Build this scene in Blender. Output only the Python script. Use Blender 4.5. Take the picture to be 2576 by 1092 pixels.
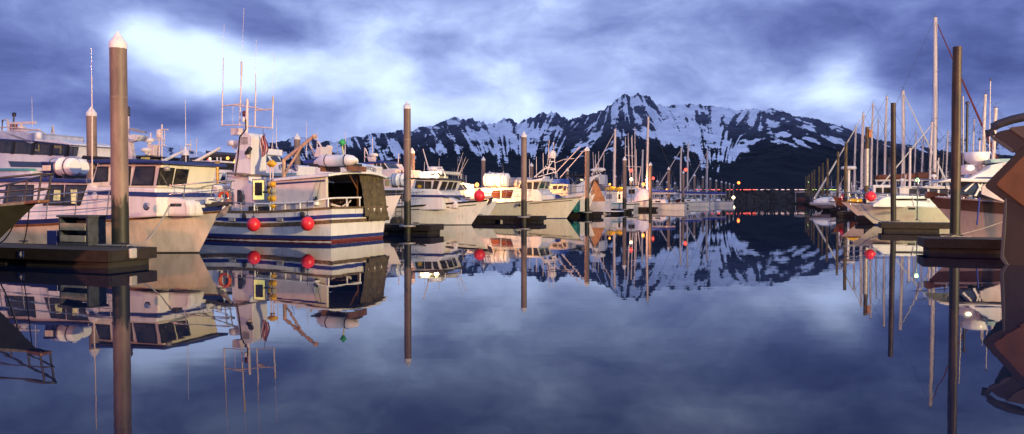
import bpy, math, random
import numpy as np
from mathutils import Vector, Matrix
SC = bpy.context.scene
for o in list(bpy.data.objects): bpy.data.objects.remove(o)
C = SC.collection
R = math.radians
H = 1.8            # camera height above the water
F = 2003.0         # focal length in picture units (picture 2576 wide)
TILT = math.atan(50.4 / F)
# ---------------------------------------------------------------- camera
cd = bpy.data.cameras.new('camera'); cam = bpy.data.objects.new('camera', cd); C.objects.link(cam)
cd.lens = 28; cd.sensor_width = 36; cd.clip_start = .2; cd.clip_end = 60000
cam.location = (0, 0, H); cam.rotation_euler = (R(90) - TILT, 0, 0)
SC.camera = cam
SC.view_settings.view_transform = 'Standard'; SC.view_settings.look = 'None'
SC.view_settings.exposure = 0.0; SC.view_settings.gamma = 1
SC.render.engine = 'CYCLES'
SC.cycles.max_bounces = 6; SC.cycles.sample_clamp_indirect = 4
SC.cycles.use_light_tree = True

def ray(px, py):
    xc = (px - 1288) / F; yc = (546 - py) / F
    return Vector((xc, math.cos(TILT) + math.sin(TILT) * yc, -math.sin(TILT) + math.cos(TILT) * yc))
def at(px, py, Y):
    d = ray(px, py); return Vector((0, 0, H)) + d * (Y / d.y)
def on_water(px, py, z=0.0):
    d = ray(px, py); return Vector((0, 0, H)) + d * ((z - H) / d.z)

# ---------------------------------------------------------------- world: cloudy dusk sky
W = bpy.data.worlds.new('World'); SC.world = W; W.use_nodes = True; W.cycles.sampling_method = 'MANUAL'; W.cycles.sample_map_resolution = 512
nt = W.node_tree; N = nt.nodes; L = nt.links; N.clear()
def mth(op, a, b=None, c=None):
    n = N.new('ShaderNodeMath'); n.operation = op
    for i, v in enumerate((a, b, c)):
        if v is None: continue
        if isinstance(v, (int, float)): n.inputs[i].default_value = v
        else: L.new(v, n.inputs[i])
    return n.outputs[0]
tc = N.new('ShaderNodeTexCoord')
sep = N.new('ShaderNodeSeparateXYZ'); L.new(tc.outputs['Generated'], sep.inputs[0])
az0 = mth('ARCTAN2', sep.outputs[0], sep.outputs[1]); el0 = mth('ARCSINE', sep.outputs[2])
def comb(a, b, sx, sy, off=0.0):
    n = N.new('ShaderNodeCombineXYZ'); L.new(mth('MULTIPLY', a, sx), n.inputs[0]); L.new(mth('MULTIPLY', b, sy), n.inputs[1])
    n.inputs[2].default_value = off; return n.outputs[0]
def noise(vec, scale, detail, rough=.55):
    n = N.new('ShaderNodeTexNoise'); L.new(vec, n.inputs['Vector']); n.inputs['Scale'].default_value = scale
    n.inputs['Detail'].default_value = detail; n.inputs['Roughness'].default_value = rough; return n.outputs['Fac']
w1 = noise(comb(az0, el0, 1, 1.6, 3.1), 6, 3, .5); w2 = noise(comb(az0, el0, 1, 1.6, 9.7), 6, 3, .5)
az = mth('ADD', az0, mth('MULTIPLY', mth('SUBTRACT', w1, .5), .12))
el = mth('ADD', el0, mth('MULTIPLY', mth('SUBTRACT', w2, .5), .055))
BLOBS = [(560,150,150,60,.42),(700,165,110,45,.25),(905,195,130,60,.34),(985,235,80,55,.22),(365,80,60,50,.42),(480,110,60,35,.3),
 (1130,285,260,45,.30),(1480,300,300,40,.22),(1000,90,160,50,.22),(1400,120,260,80,.16),(1180,190,220,60,.16),(1650,190,260,50,.10),(1250,30,300,50,.12),
 (2120,185,80,55,.26),(2200,245,130,40,.20),(2140,310,120,50,.18),(80,45,110,50,.12),(150,350,300,30,.16),(330,430,220,30,.16),
 (130,120,260,70,-.16),(150,260,240,55,-.24),(420,270,130,50,-.18),(760,270,150,30,-.12),(820,60,130,60,-.12),(640,60,80,35,-.22),
 (2420,110,260,170,-.30),(2330,420,200,60,-.06),(1950,330,160,35,-.14),(1700,70,300,60,-.16),(2000,120,90,60,-.08),(1100,120,90,60,-.10),(20,30,180,160,-.16),(2560,40,120,150,-.12)]
tot = None
for (bx, by, sx, sy, amp) in BLOBS:
    a0 = math.atan((bx - 1288) / F); e0 = math.atan((495 - by) / F * math.cos(a0))
    u = mth('DIVIDE', mth('SUBTRACT', az, a0), sx / F * math.cos(a0) ** 2); v = mth('DIVIDE', mth('SUBTRACT', el, e0), sy / F * math.cos(a0))
    g = mth('MULTIPLY', mth('EXPONENT', mth('MULTIPLY', mth('ADD', mth('MULTIPLY', u, u), mth('MULTIPLY', v, v)), -.7)), amp)
    tot = g if tot is None else mth('ADD', tot, g)
n1 = noise(comb(az, el, 1, 2.0), 6, 9, .56); n2 = noise(comb(az0, el0, 1, 2.2, 5), 3.0, 4, .5)
b = mth('ADD', mth('ADD', mth('MULTIPLY', tot, .85), .515), mth('ADD', mth('MULTIPLY', mth('SUBTRACT', n1, .5), 1.1), mth('MULTIPLY', mth('SUBTRACT', n2, .5), .4)))
ramp = N.new('ShaderNodeValToRGB'); L.new(b, ramp.inputs[0])
cr = ramp.color_ramp; cr.interpolation = 'B_SPLINE'
for i, (p, c) in enumerate([(0, (.024, .036, .122)), (.22, (.052, .073, .215)), (.45, (.120, .158, .365)), (.66, (.240, .305, .53)), (.85, (.42, .52, .80)), (1, (.50, .63, 1.0))]):
    e = cr.elements[i] if i < 2 else cr.elements.new(p)
    e.position = p; e.color = c + (1,)
bg = N.new('ShaderNodeBackground'); L.new(ramp.outputs[0], bg.inputs[0]); bg.inputs[1].default_value = 1.75
out = N.new('ShaderNodeOutputWorld'); L.new(bg.outputs[0], out.inputs[0])
# one weak, very soft sun: what is left of the daylight, high on the left, through the cloud gap
sd = bpy.data.lights.new('sun', 'SUN'); sd.energy = .30; sd.angle = R(12); sd.color = (.80, .86, 1)
sun = bpy.data.objects.new('sun', sd); C.objects.link(sun); sun.rotation_euler = (R(50), R(-38), 0)

# ---------------------------------------------------------------- helpers
def tag(o, label=None, cat=None, group=None, kind=None):
    if label: o['label'] = label
    if cat: o['category'] = cat
    if group: o['group'] = group
    if kind: o['kind'] = kind
    return o
def thing(name, label, cat, loc=(0, 0, 0), rz=0, group=None):
    o = bpy.data.objects.new(name, None); C.objects.link(o); o.empty_display_size = .2
    o.location = loc; o.rotation_euler = (0, 0, rz); return tag(o, label, cat, group)
def copy_tree(o, parent=None):
    c = o.copy(); C.objects.link(c)
    if parent: c.parent = parent
    for ch in list(o.children): copy_tree(ch, c)
    return c

class MB:
    def __init__(s): s.v = []; s.f = []; s.sm = []
    def add(s, vs, fs, smooth=False):
        n = len(s.v); s.v += [tuple(v) for v in vs]; s.f += [tuple(i + n for i in f) for f in fs]; s.sm += [smooth] * len(fs); return s
    def box(s, x0, x1, y0, y1, z0, z1):
        return s.add([(x0,y0,z0),(x1,y0,z0),(x1,y1,z0),(x0,y1,z0),(x0,y0,z1),(x1,y0,z1),(x1,y1,z1),(x0,y1,z1)],
            [(0,3,2,1),(4,5,6,7),(0,1,5,4),(1,2,6,5),(2,3,7,6),(3,0,4,7)])
    def prism(s, pts, y0, y1, ax='y'):
        n = len(pts)
        if ax == 'y': a = [(p[0], y0, p[1]) for p in pts]; b = [(p[0], y1, p[1]) for p in pts]
        elif ax == 'z': a = [(p[0], p[1], y0) for p in pts]; b = [(p[0], p[1], y1) for p in pts]
        else: a = [(y0, p[0], p[1]) for p in pts]; b = [(y1, p[0], p[1]) for p in pts]
        return s.add(a + b, [tuple(range(n)), tuple(range(2*n-1, n-1, -1))] + [(i, i+n, (i+1) % n + n, (i+1) % n) for i in range(n)])
    def tube(s, pts, r, n=6, r2=None, caps=True):
        pts = [Vector(p) for p in pts]; rings = []; m = len(pts)
        for i, p in enumerate(pts):
            t = (pts[min(i+1, m-1)] - pts[max(i-1, 0)])
            if t.length < 1e-9: t = Vector((0,0,1))
            t.normalize(); up = Vector((0,0,1)) if abs(t.z) < .9 else Vector((1,0,0))
            a = t.cross(up).normalized(); bb = t.cross(a)
            rr = r if r2 is None else r + (r2 - r) * i / max(1, m-1)
            rings += [p + (a * math.cos(2*math.pi*k/n) + bb * math.sin(2*math.pi*k/n)) * rr for k in range(n)]
        fs = [(i*n+k, i*n+(k+1) % n, (i+1)*n+(k+1) % n, (i+1)*n+k) for i in range(m-1) for k in range(n)]
        s.add(rings, fs, True)
        if caps:
            s.add(rings[:n], [tuple(range(n))]); s.add(rings[-n:], [tuple(range(n-1, -1, -1))])
        return s
    def lathe(s, prof, n=16, c=(0,0,0), axis='z'):
        vs = []
        for (r, z) in prof:
            for k in range(n):
                a = 2*math.pi*k/n; x, y = r*math.cos(a), r*math.sin(a)
                p = (x, y, z) if axis == 'z' else ((z, x, y) if axis == 'x' else (x, z, y))
                vs.append((c[0]+p[0], c[1]+p[1], c[2]+p[2]))
        m = len(prof)
        fs = [(i*n+k, i*n+(k+1) % n, (i+1)*n+(k+1) % n, (i+1)*n+k) for i in range(m-1) for k in range(n)]
        if axis == 'y': fs = [f[::-1] for f in fs]
        s.add(vs, fs, True); e1 = vs[:n]; e2 = vs[-n:]
        if prof[0][0] > 1e-4: s.add(e1, [tuple(range(n))])
        if prof[-1][0] > 1e-4: s.add(e2, [tuple(range(n-1, -1, -1))])
        return s
    def ball(s, c, r, n=14, sq=(1,1,1)):
        m = n // 2; vs = []; fs = []
        for i in range(m+1):
            th = math.pi*i/m
            for k in range(n):
                a = 2*math.pi*k/n; vs.append((c[0]+sq[0]*r*math.sin(th)*math.cos(a), c[1]+sq[1]*r*math.sin(th)*math.sin(a), c[2]+sq[2]*r*math.cos(th)))
        fs = [(i*n+k, (i+1)*n+k, (i+1)*n+(k+1) % n, i*n+(k+1) % n) for i in range(m) for k in range(n)]
        return s.add(vs, fs, True)
    def build(s, name, mat, parent=None, bevel=0, smooth=None):
        me = bpy.data.meshes.new(name); me.from_pydata(s.v, [], s.f); me.materials.append(mat)
        me.polygons.foreach_set('use_smooth', s.sm if smooth is None else [smooth]*len(s.sm)); me.validate()
        o = bpy.data.objects.new(name, me); C.objects.link(o)
        if parent: o.parent = parent
        if bevel:
            m = o.modifiers.new('bevel', 'BEVEL'); m.width = bevel; m.segments = 2; m.limit_method = 'ANGLE'
        return o

# ---------------------------------------------------------------- materials
MATS = {}
def M(name, col, rough=.5, metal=0, var=.12, scale=3, bump=0, emit=0, spec=.5, col2=None, streak=False):
    if name in MATS: return MATS[name]
    m = bpy.data.materials.new(name); m.use_nodes = True; n = m.node_tree.nodes; l = m.node_tree.links
    p = n['Principled BSDF']; p.inputs['Roughness'].default_value = rough; p.inputs['Metallic'].default_value = metal
    p.inputs['Specular IOR Level'].default_value = spec
    t = n.new('ShaderNodeTexCoord'); src = t.outputs['Object']
    if streak:
        mp = n.new('ShaderNodeMapping'); mp.inputs['Scale'].default_value = (1, 1, .18); l.new(src, mp.inputs[0]); src = mp.outputs[0]
    x = n.new('ShaderNodeTexNoise'); x.inputs['Scale'].default_value = scale; x.inputs['Detail'].default_value = 6; x.inputs['Roughness'].default_value = .6; l.new(src, x.inputs['Vector'])
    r = n.new('ShaderNodeValToRGB'); l.new(x.outputs['Fac'], r.inputs[0])
    c2 = col2 or tuple(v * (1 - var * 2.2) for v in col)
    r.color_ramp.elements[0].position = .32; r.color_ramp.elements[0].color = tuple(c2) + (1,)
    r.color_ramp.elements[1].position = .58; r.color_ramp.elements[1].color = tuple(col) + (1,)
    if streak:      # thin rusty runs and grime, down the paint
        mp2 = n.new('ShaderNodeMapping'); mp2.inputs['Scale'].default_value = (1, 1, .07); l.new(t.outputs['Object'], mp2.inputs[0])
        y = n.new('ShaderNodeTexNoise'); y.inputs['Scale'].default_value = 7.5; y.inputs['Detail'].default_value = 4; l.new(mp2.outputs[0], y.inputs['Vector'])
        k = n.new('ShaderNodeMapRange'); l.new(y.outputs['Fac'], k.inputs[0]); k.inputs[1].default_value = .60; k.inputs[2].default_value = .74; k.inputs[4].default_value = .55
        g_ = n.new('ShaderNodeMix'); g_.data_type = 'RGBA'; l.new(k.outputs[0], g_.inputs[0]); l.new(r.outputs[0], g_.inputs[6]); g_.inputs[7].default_value = (col[0]*.55, col[1]*.42, col[2]*.30, 1)
        l.new(g_.outputs[2], p.inputs['Base Color'])
    else: l.new(r.outputs[0], p.inputs['Base Color'])
    if bump:
        bn = n.new('ShaderNodeBump'); bn.inputs['Strength'].default_value = bump; bn.inputs['Distance'].default_value = .02; l.new(x.outputs['Fac'], bn.inputs['Height']); l.new(bn.outputs[0], p.inputs['Normal'])
    if emit:
        p.inputs['Emission Color'].default_value = tuple(col) + (1,); p.inputs['Emission Strength'].default_value = emit
    MATS[name] = m; return m
white = M('white_paint', (.76, .75, .74), .35, var=.07, streak=True)
gel = M('white_gelcoat', (.80, .79, .77), .22, var=.05, streak=True)
cream = M('cream_paint', (.76, .72, .58), .32, var=.06, streak=True)
buff = M('buff_paint', (.60, .50, .42), .35, var=.08, streak=True)
greyhull = M('grey_hull_paint', (.42, .40, .37), .3, var=.12, streak=True)
navy = M('navy_paint', (.022, .035, .16), .3, var=.1)
blue = M('blue_canvas', (.02, .045, .28), .6, var=.15)
teal = M('teal_paint', (.10, .38, .38), .45, var=.1)
tealbox = M('teal_plastic', (.01, .16, .14), .5, var=.15)
redbot = M('red_bottom_paint', (.16, .025, .015), .5, var=.25, scale=6)
black = M('black_paint', (.012, .012, .014), .45)
blackcan = M('black_canvas', (.012, .013, .016), .8)
rubber = M('rubber', (.03, .025, .02), .7)
steel = M('steel_tube', (.50, .50, .52), .25, metal=.9)
dsteel = M('dark_steel', (.09, .08, .085), .45, metal=.6)
galv = M('galvanised_steel', (.42, .40, .38), .5, metal=.4, var=.2, scale=8)
alum = M('aluminium_mast', (.78, .66, .60), .45, metal=0, var=.08, scale=5)  # orange of the lamps is put into the mast colour
teak = M('varnished_wood', (.20, .085, .035), .4, var=.25, scale=6, streak=True)
brasswood = M('worn_rub_rail', (.25, .17, .09), .4, metal=.3, var=.3, scale=9)
deckwood = M('dock_planks', (.030, .027, .024), .8, var=.3, scale=7, bump=.3)  # planks kept very dark: the near dock's shade is put into the colour
fascia = M('dock_timber', (.018, .012, .009), .75, var=.35, scale=5, bump=.3)  # edge timber darkened the same way, shade put into its colour
floatblk = M('dock_float', (.02, .018, .016), .8, var=.3)
canvas = M('white_canvas', (.70, .70, .71), .85, var=.06)
browncov = M('brown_sail_cover', (.17, .055, .03), .85, var=.2)
bluedeck = M('pale_deck', (.62, .63, .66), .6, var=.07)
tarpm = M('brown_tarp', (.10, .075, .035), .7, var=.3, scale=5, bump=.9)
redball = M('red_buoy', (.80, .03, .05), .35, var=.05)
yellowp = M('yellow_plastic', (.70, .40, .02), .5, var=.1)
orangep = M('orange_plastic', (.75, .12, .03), .5, var=.1)
greenp = M('green_plastic', (.03, .40, .12), .5)
rope = M('rope', (.38, .35, .30), .9)
blrope = M('blue_rope', (.03, .05, .25), .9)
warmwhite = M('pinkish_paint', (.72, .62, .60), .4, var=.08)
rustlitp = M('rust_and_lit_orange', (.45, .14, .05), .6, var=.3, scale=5)  # rust on the pile box; on the bow hull, orange lamp light as colour
glass = M('dark_glass', (.05, .042, .03), .06, var=.1, spec=.6, scale=2.2, col2=(.006,.007,.010))
glassb = M('blue_glass', (.04, .06, .10), .05, var=.1, spec=.8)
interior = M('dim_interior', (.10, .045, .02), .9, var=.4, scale=4)
lit_y = M('lit_yellow_interior', (1, .88, .28), .6, emit=.8, var=.45, scale=5)
lit_o = M('lit_orange_window', (1, .38, .08), .5, emit=.9, var=.5, scale=5)
lit_g = M('lit_cabin_pane', (.80, .70, .32), .5, emit=.35, var=.5, scale=3)
def emitter(name, col, s):
    if name in MATS: return MATS[name]
    m = bpy.data.materials.new(name); m.use_nodes = True; n = m.node_tree.nodes; n.clear()
    e = n.new('ShaderNodeEmission'); e.inputs[0].default_value = col + (1,); e.inputs[1].default_value = s
    o = n.new('ShaderNodeOutputMaterial'); m.node_tree.links.new(e.outputs[0], o.inputs[0]); MATS[name] = m; return m
E_or = emitter('lamp_orange', (1, .34, .06), 5); E_rd = emitter('lamp_red', (1, .06, .04), 5)
E_wh = emitter('lamp_white', (1, .80, .45), 6); E_gr = emitter('lamp_green_white', (.55, 1, .40), 5); E_ro = emitter('lamp_red_orange', (1, .20, .04), 6)
E_pk = emitter('trail_red', (1, .12, .09), 6); E_pw = emitter('trail_white', (1, .62, .62), 3.5); E_pg = emitter('trail_green', (.62, 1, .22), 5)

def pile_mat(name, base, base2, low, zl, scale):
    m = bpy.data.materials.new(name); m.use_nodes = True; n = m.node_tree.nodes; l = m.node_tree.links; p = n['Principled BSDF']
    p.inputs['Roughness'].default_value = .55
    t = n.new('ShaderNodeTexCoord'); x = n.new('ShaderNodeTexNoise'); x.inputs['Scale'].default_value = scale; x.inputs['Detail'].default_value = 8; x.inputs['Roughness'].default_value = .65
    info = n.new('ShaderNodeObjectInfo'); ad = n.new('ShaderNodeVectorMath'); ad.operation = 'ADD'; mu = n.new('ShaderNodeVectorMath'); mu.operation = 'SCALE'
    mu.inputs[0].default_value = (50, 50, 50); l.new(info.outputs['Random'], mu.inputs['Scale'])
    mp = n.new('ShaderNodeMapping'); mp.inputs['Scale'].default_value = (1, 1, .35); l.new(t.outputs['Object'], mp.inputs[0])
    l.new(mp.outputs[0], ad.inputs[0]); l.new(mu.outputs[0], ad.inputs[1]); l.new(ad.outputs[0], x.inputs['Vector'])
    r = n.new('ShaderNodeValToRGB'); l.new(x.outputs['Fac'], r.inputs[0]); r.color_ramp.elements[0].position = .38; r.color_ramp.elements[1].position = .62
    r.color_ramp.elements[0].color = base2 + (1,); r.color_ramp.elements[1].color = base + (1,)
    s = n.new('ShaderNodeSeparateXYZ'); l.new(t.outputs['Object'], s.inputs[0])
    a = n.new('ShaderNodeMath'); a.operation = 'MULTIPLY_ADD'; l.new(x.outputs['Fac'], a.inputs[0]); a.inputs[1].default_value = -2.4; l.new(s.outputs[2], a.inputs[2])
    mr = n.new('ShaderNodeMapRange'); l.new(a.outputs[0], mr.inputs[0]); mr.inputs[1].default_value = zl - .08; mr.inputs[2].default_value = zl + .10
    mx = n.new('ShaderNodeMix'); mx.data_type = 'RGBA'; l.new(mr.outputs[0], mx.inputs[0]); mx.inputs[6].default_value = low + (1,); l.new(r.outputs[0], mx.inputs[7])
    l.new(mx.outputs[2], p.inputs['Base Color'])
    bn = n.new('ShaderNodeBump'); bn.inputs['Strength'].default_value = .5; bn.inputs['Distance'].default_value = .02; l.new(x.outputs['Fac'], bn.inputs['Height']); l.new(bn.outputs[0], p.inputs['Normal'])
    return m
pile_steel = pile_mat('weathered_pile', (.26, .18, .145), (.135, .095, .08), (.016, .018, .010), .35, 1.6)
pile_shaded = pile_mat('shaded_tarred_timber', (.06, .032, .018), (.016, .010, .008), (.008, .008, .005), .75, 3.2)  # near copy of the timber with shade put into its colour
pile_lit = pile_mat('lit_tarred_timber', (.15, .10, .035), (.03, .018, .010), (.010, .009, .006), .75, 3.2)  # far copy of the timber with lamp light put into its colour

# ---------------------------------------------------------------- water
m = bpy.data.materials.new('harbour_water'); m.use_nodes = True; n = m.node_tree.nodes; l = m.node_tree.links; p = n['Principled BSDF']
p.inputs['Base Color'].default_value = (.004, .010, .030, 1); p.inputs['Roughness'].default_value = .012; p.inputs['IOR'].default_value = 1.20
t = n.new('ShaderNodeTexCoord'); mp = n.new('ShaderNodeMapping'); mp.inputs['Scale'].default_value = (1, 1.6, 1); l.new(t.outputs['Object'], mp.inputs[0])
x = n.new('ShaderNodeTexNoise'); x.inputs['Scale'].default_value = .75; x.inputs['Detail'].default_value = 2; l.new(mp.outputs[0], x.inputs['Vector'])
bn = n.new('ShaderNodeBump'); bn.inputs['Strength'].default_value = .04; bn.inputs['Distance'].default_value = .03; l.new(x.outputs['Fac'], bn.inputs['Height']); l.new(bn.outputs[0], p.inputs['Normal'])
w = MB(); w.add([(-25000,-300,0),(25000,-300,0),(25000,45000,0),(-25000,45000,0)], [(0,1,2,3)]); w = w.build('water', m); tag(w, kind='structure')

# ---------------------------------------------------------------- mountains
def hsh(ix, iy, seed):
    h = (ix.astype(np.int64) * 374761393 + iy.astype(np.int64) * 668265263 + seed * 1442695041) & 0xffffffff
    h = ((h ^ (h >> 13)) * 1274126177) & 0xffffffff
    return ((h ^ (h >> 16)) & 0xffff) / 65535.0
def vnoise(x, y, seed=0):
    ix = np.floor(x); iy = np.floor(y); fx = x - ix; fy = y - iy; fx = fx*fx*(3-2*fx); fy = fy*fy*(3-2*fy)
    a = hsh(ix, iy, seed); b_ = hsh(ix+1, iy, seed); c = hsh(ix, iy+1, seed); d = hsh(ix+1, iy+1, seed)
    return a + (b_-a)*fx + (c-a)*fy + (a-b_-c+d)*fx*fy
def fbm(x, y, o=5, seed=0, ridged=False):
    s = 0; a = .5; t = 0
    for i in range(o):
        v = vnoise(x * 2**i, y * 2**i, seed + i*17)
        if ridged: v = 1 - np.abs(2*v - 1)
        s = s + v*a; t += a; a *= .5
    return s / t
def ip(pts, x): return np.interp(x, [p[0] for p in pts], [p[1] for p in pts])
SKY = [(430,470),(560,405),(640,385),(671,366),(720,360),(755,352),(780,353),(800,360),(835,363),(880,354),(924,348),(979,342),(1002,337),(1040,339),(1068,328),(1095,322),(1120,311),(1143,303),(1165,305),(1190,306),(1218,317),(1249,320),(1262,308),(1286,306),(1303,318),(1320,306),(1344,300),(1368,289),(1389,284),(1402,288),(1430,305),(1454,296),(1486,294),(1520,282),(1530,270),(1536,271),(1548,258),(1556,257),(1566,248),(1577,243),(1586,248),(1602,241),(1614,248),(1624,243),(1632,250),(1640,262),(1648,270),(1656,266),(1668,273),(1684,271),(1710,271),(1739,270),(1770,275),(1800,276),(1831,279),(1852,287),(1876,284),(1896,279),(1917,284),(1947,279),(1971,287),(1992,297),(2040,304),(2084,318),(2129,333),(2163,345),(2197,357),(2238,362),(2300,375),(2400,388),(2600,400),(2900,420)]
S1 = [(430,480),(900,440),(1000,425),(1120,398),(1250,392),(1330,395),(1400,385),(1480,362),(1560,338),(1625,325),(1680,342),(1740,375),(1790,406),(1830,440),(1860,470),(2900,490)]
S2 = [(430,490),(1730,470),(1790,412),(1830,386),(1870,350),(1915,322),(1960,306),(2010,313),(2080,335),(2200,368),(2300,392),(2900,430)]
def mountain(name, layers, px0, px1, nx, ny, Y0, Y1, seed, snowfn, amp):
    pxs = np.linspace(px0, px1, nx); Ys = np.linspace(Y0, Y1, ny)
    PX, YY = np.meshgrid(pxs, Ys)
    Z = np.full_like(PX, -20.0); which = np.zeros_like(PX)
    X = (PX - 1288) / F * YY
    wob = (fbm(X/700, YY/700, 4, seed) - .5)
    for k, (sk, Yr, Yf, pw) in enumerate(layers):
        ang = (495.5 - ip(sk, PX + wob * (60 if k else 0) )) / F
        zr = ang * Yr
        t_ = np.clip((YY - Yf) / (Yr - Yf), 0, 1)
        back = np.clip(1 - (YY - Yr) / (900.0), 0, 1)
        z = zr * t_**pw * np.where(YY > Yr, back**.8, 1)
        upd = z > Z; Z = np.where(upd, z, Z); which = np.where(upd, k, which)
    ridg = fbm(X/420 + wob*2, YY/900, 6, seed+5, True) - .5
    fine = fbm(X/110, YY/190, 5, seed+9, True) - .5
    crest = np.exp(-((YY - layers[0][1]) / 260.0)**2)
    dist = np.clip(Z / 500, 0, 1)
    Z = Z + amp * dist * (ridg * 150 * (1 - crest*.85) + fine * 48 * (1 - crest*.45)) + amp * dist * crest * (fbm(X/45, YY/300, 4, seed+3, True) - .55) * 75
    PYa = 495.5 - (Z - H) / YY * F
    snow = snowfn(PX, PYa, X, YY, Z, which, seed)
    me = bpy.data.meshes.new(name)
    co = np.stack([X, YY, Z], -1).reshape(-1, 3)
    me.vertices.add(len(co)); me.vertices.foreach_set('co', co.ravel())
    i = np.arange(nx-1)[None, :] + np.arange(ny-1)[:, None] * nx
    q = np.stack([i, i+1, i+nx+1, i+nx], -1).reshape(-1, 4)
    me.loops.add(q.size); me.loops.foreach_set('vertex_index', q.ravel())
    me.polygons.add(len(q)); me.polygons.foreach_set('loop_start', np.arange(len(q))*4); me.polygons.foreach_set('loop_total', np.full(len(q), 4))
    me.polygons.foreach_set('use_smooth', np.ones(len(q), bool)); me.update()
    a = me.attributes.new('snow', 'FLOAT', 'POINT'); a.data.foreach_set('value', snow.ravel().astype(np.float32))
    o = bpy.data.objects.new(name, me); C.objects.link(o); tag(o, kind='structure'); return o
def gau(PX, PY, x, y, sx, sy): return np.exp(-((PX-x)/sx)**2 - ((PY-y)/sy)**2)
def snow_main(PX, PY, X, Y, Z, wh, seed):
    line = ip([(430,420),(680,405),(850,410),(1000,392),(1100,384),(1250,381),(1330,388),(1400,384),(1486,376),(1575,352),(1647,345),(1700,372),(1746,388),(1770,402),(1828,404),(1862,384),(1896,364),(1917,352),(1947,361),(2000,363),(2084,365),(2136,352),(2200,362),(2300,380),(2900,400)], PX)
    # snow cover wherever the hill is high enough, more of it in the bowl than on the crags
    cov = ip([(430,.40),(700,.42),(900,.40),(1040,.28),(1110,.42),(1200,.58),(1300,.60),(1400,.60),(1480,.50),(1600,.56),(1700,.70),(1850,.66),(1950,.58),(2100,.58),(2200,.40),(2900,.3)], PX)
    cov = cov + .42*gau(PX,PY,1690,305,80,42) + .35*gau(PX,PY,1760,345,75,30) + .25*gau(PX,PY,1820,285,50,14) + .30*gau(PX,PY,1775,400,40,16) - .55*gau(PX,PY,1490,312,75,32) \
        + .25*gau(PX,PY,1600,250,40,14) - .30*gau(PX,PY,1650,300,18,22) - .35*gau(PX,PY,1950,296,55,14) - .28*gau(PX,PY,2080,325,70,10) + .25*gau(PX,PY,2050,335,90,14)+ .2*gau(PX,PY,1280,360,90,20) \
        - .35*gau(PX,PY,1395,300,40,16) - .35*gau(PX,PY,1850,330,60,18) - .3*gau(PX,PY,1060,350,80,25) - .2*gau(PX,PY,1130,325,50,15) - .16*gau(PX,PY,720,375,70,16)
    # avalanche chutes running down the fall line, leaning with each flank
    lean = ip([(430,.9),(1000,.7),(1200,1.0),(1450,-1.4),(1640,1.2),(1780,.3),(1860,-1.6),(2000,2.2),(2900,2.4)], PX)
    u = (PX - .55*lean*(PY-300))
    chute = fbm(u/15, PY/60, 5, seed+21, True) - .56; blot = fbm(PX/34, PY/20, 5, seed+31) - .5
    hor = fbm((PX)/60, (PY - .35*PX)/9, 4, seed+41) - .5
    wr = np.clip((PX-1880)/80, 0, 1)
    st = chute*(1-wr)*2.6 + hor*wr*2.4
    edge = np.clip((line - PY) / 30 + .55, -1.2, 1)
    s = .5 + (cov-.5)*1.1 + st + blot*2.2 - .30
    s = np.where(edge < 1, s - (1-edge)*.75, s)
    s = np.where(wh == 1, s - .10, s)
    return np.clip(s, -.5, 1.5)
mm = bpy.data.materials.new('snowy_mountain'); mm.use_nodes = True; n = mm.node_tree.nodes; l = mm.node_tree.links; p = n['Principled BSDF']
p.inputs['Roughness'].default_value = .9; p.inputs['Specular IOR Level'].default_value = .1
at_ = n.new('ShaderNodeAttribute'); at_.attribute_name = 'snow'
t = n.new('ShaderNodeTexCoord'); x = n.new('ShaderNodeTexNoise'); x.inputs['Scale'].default_value = .016; x.inputs['Detail'].default_value = 8; x.inputs['Roughness'].default_value = .6; l.new(t.outputs['Object'], x.inputs['Vector'])
ma = n.new('ShaderNodeMath'); ma.operation = 'MULTIPLY_ADD'; l.new(x.outputs['Fac'], ma.inputs[0]); ma.inputs[1].default_value = 1.9; l.new(at_.outputs['Fac'], ma.inputs[2])
mr = n.new('ShaderNodeMapRange'); l.new(ma.outputs[0], mr.inputs[0]); mr.inputs[1].default_value = 1.40; mr.inputs[2].default_value = 1.54
x2 = n.new('ShaderNodeTexNoise'); x2.inputs['Scale'].default_value = .006; x2.inputs['Detail'].default_value = 9; x2.inputs['Roughness'].default_value = .7; l.new(t.outputs['Object'], x2.inputs['Vector'])
rk = n.new('ShaderNodeValToRGB'); l.new(x2.outputs['Fac'], rk.inputs[0]); rk.color_ramp.elements[0].position = .35; rk.color_ramp.elements[0].color = (.040, .045, .075, 1); rk.color_ramp.elements[1].position = .7; rk.color_ramp.elements[1].color = (.13, .14, .20, 1)  # blue of the hazy air is put into the rock colour
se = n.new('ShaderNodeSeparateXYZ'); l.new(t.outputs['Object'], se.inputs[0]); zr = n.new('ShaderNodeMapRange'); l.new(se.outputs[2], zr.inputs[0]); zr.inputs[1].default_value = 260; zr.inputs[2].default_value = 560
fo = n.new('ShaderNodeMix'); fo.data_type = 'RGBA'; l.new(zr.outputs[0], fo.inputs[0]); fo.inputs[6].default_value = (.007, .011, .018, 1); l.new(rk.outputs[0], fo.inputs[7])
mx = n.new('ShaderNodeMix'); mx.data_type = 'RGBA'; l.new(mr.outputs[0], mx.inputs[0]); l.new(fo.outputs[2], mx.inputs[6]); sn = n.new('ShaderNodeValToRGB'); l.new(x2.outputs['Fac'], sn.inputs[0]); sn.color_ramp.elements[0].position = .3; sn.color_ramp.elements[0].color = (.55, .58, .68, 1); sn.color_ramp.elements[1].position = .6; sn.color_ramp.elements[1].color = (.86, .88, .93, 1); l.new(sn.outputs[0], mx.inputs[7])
l.new(mx.outputs[2], p.inputs['Base Color'])
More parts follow.
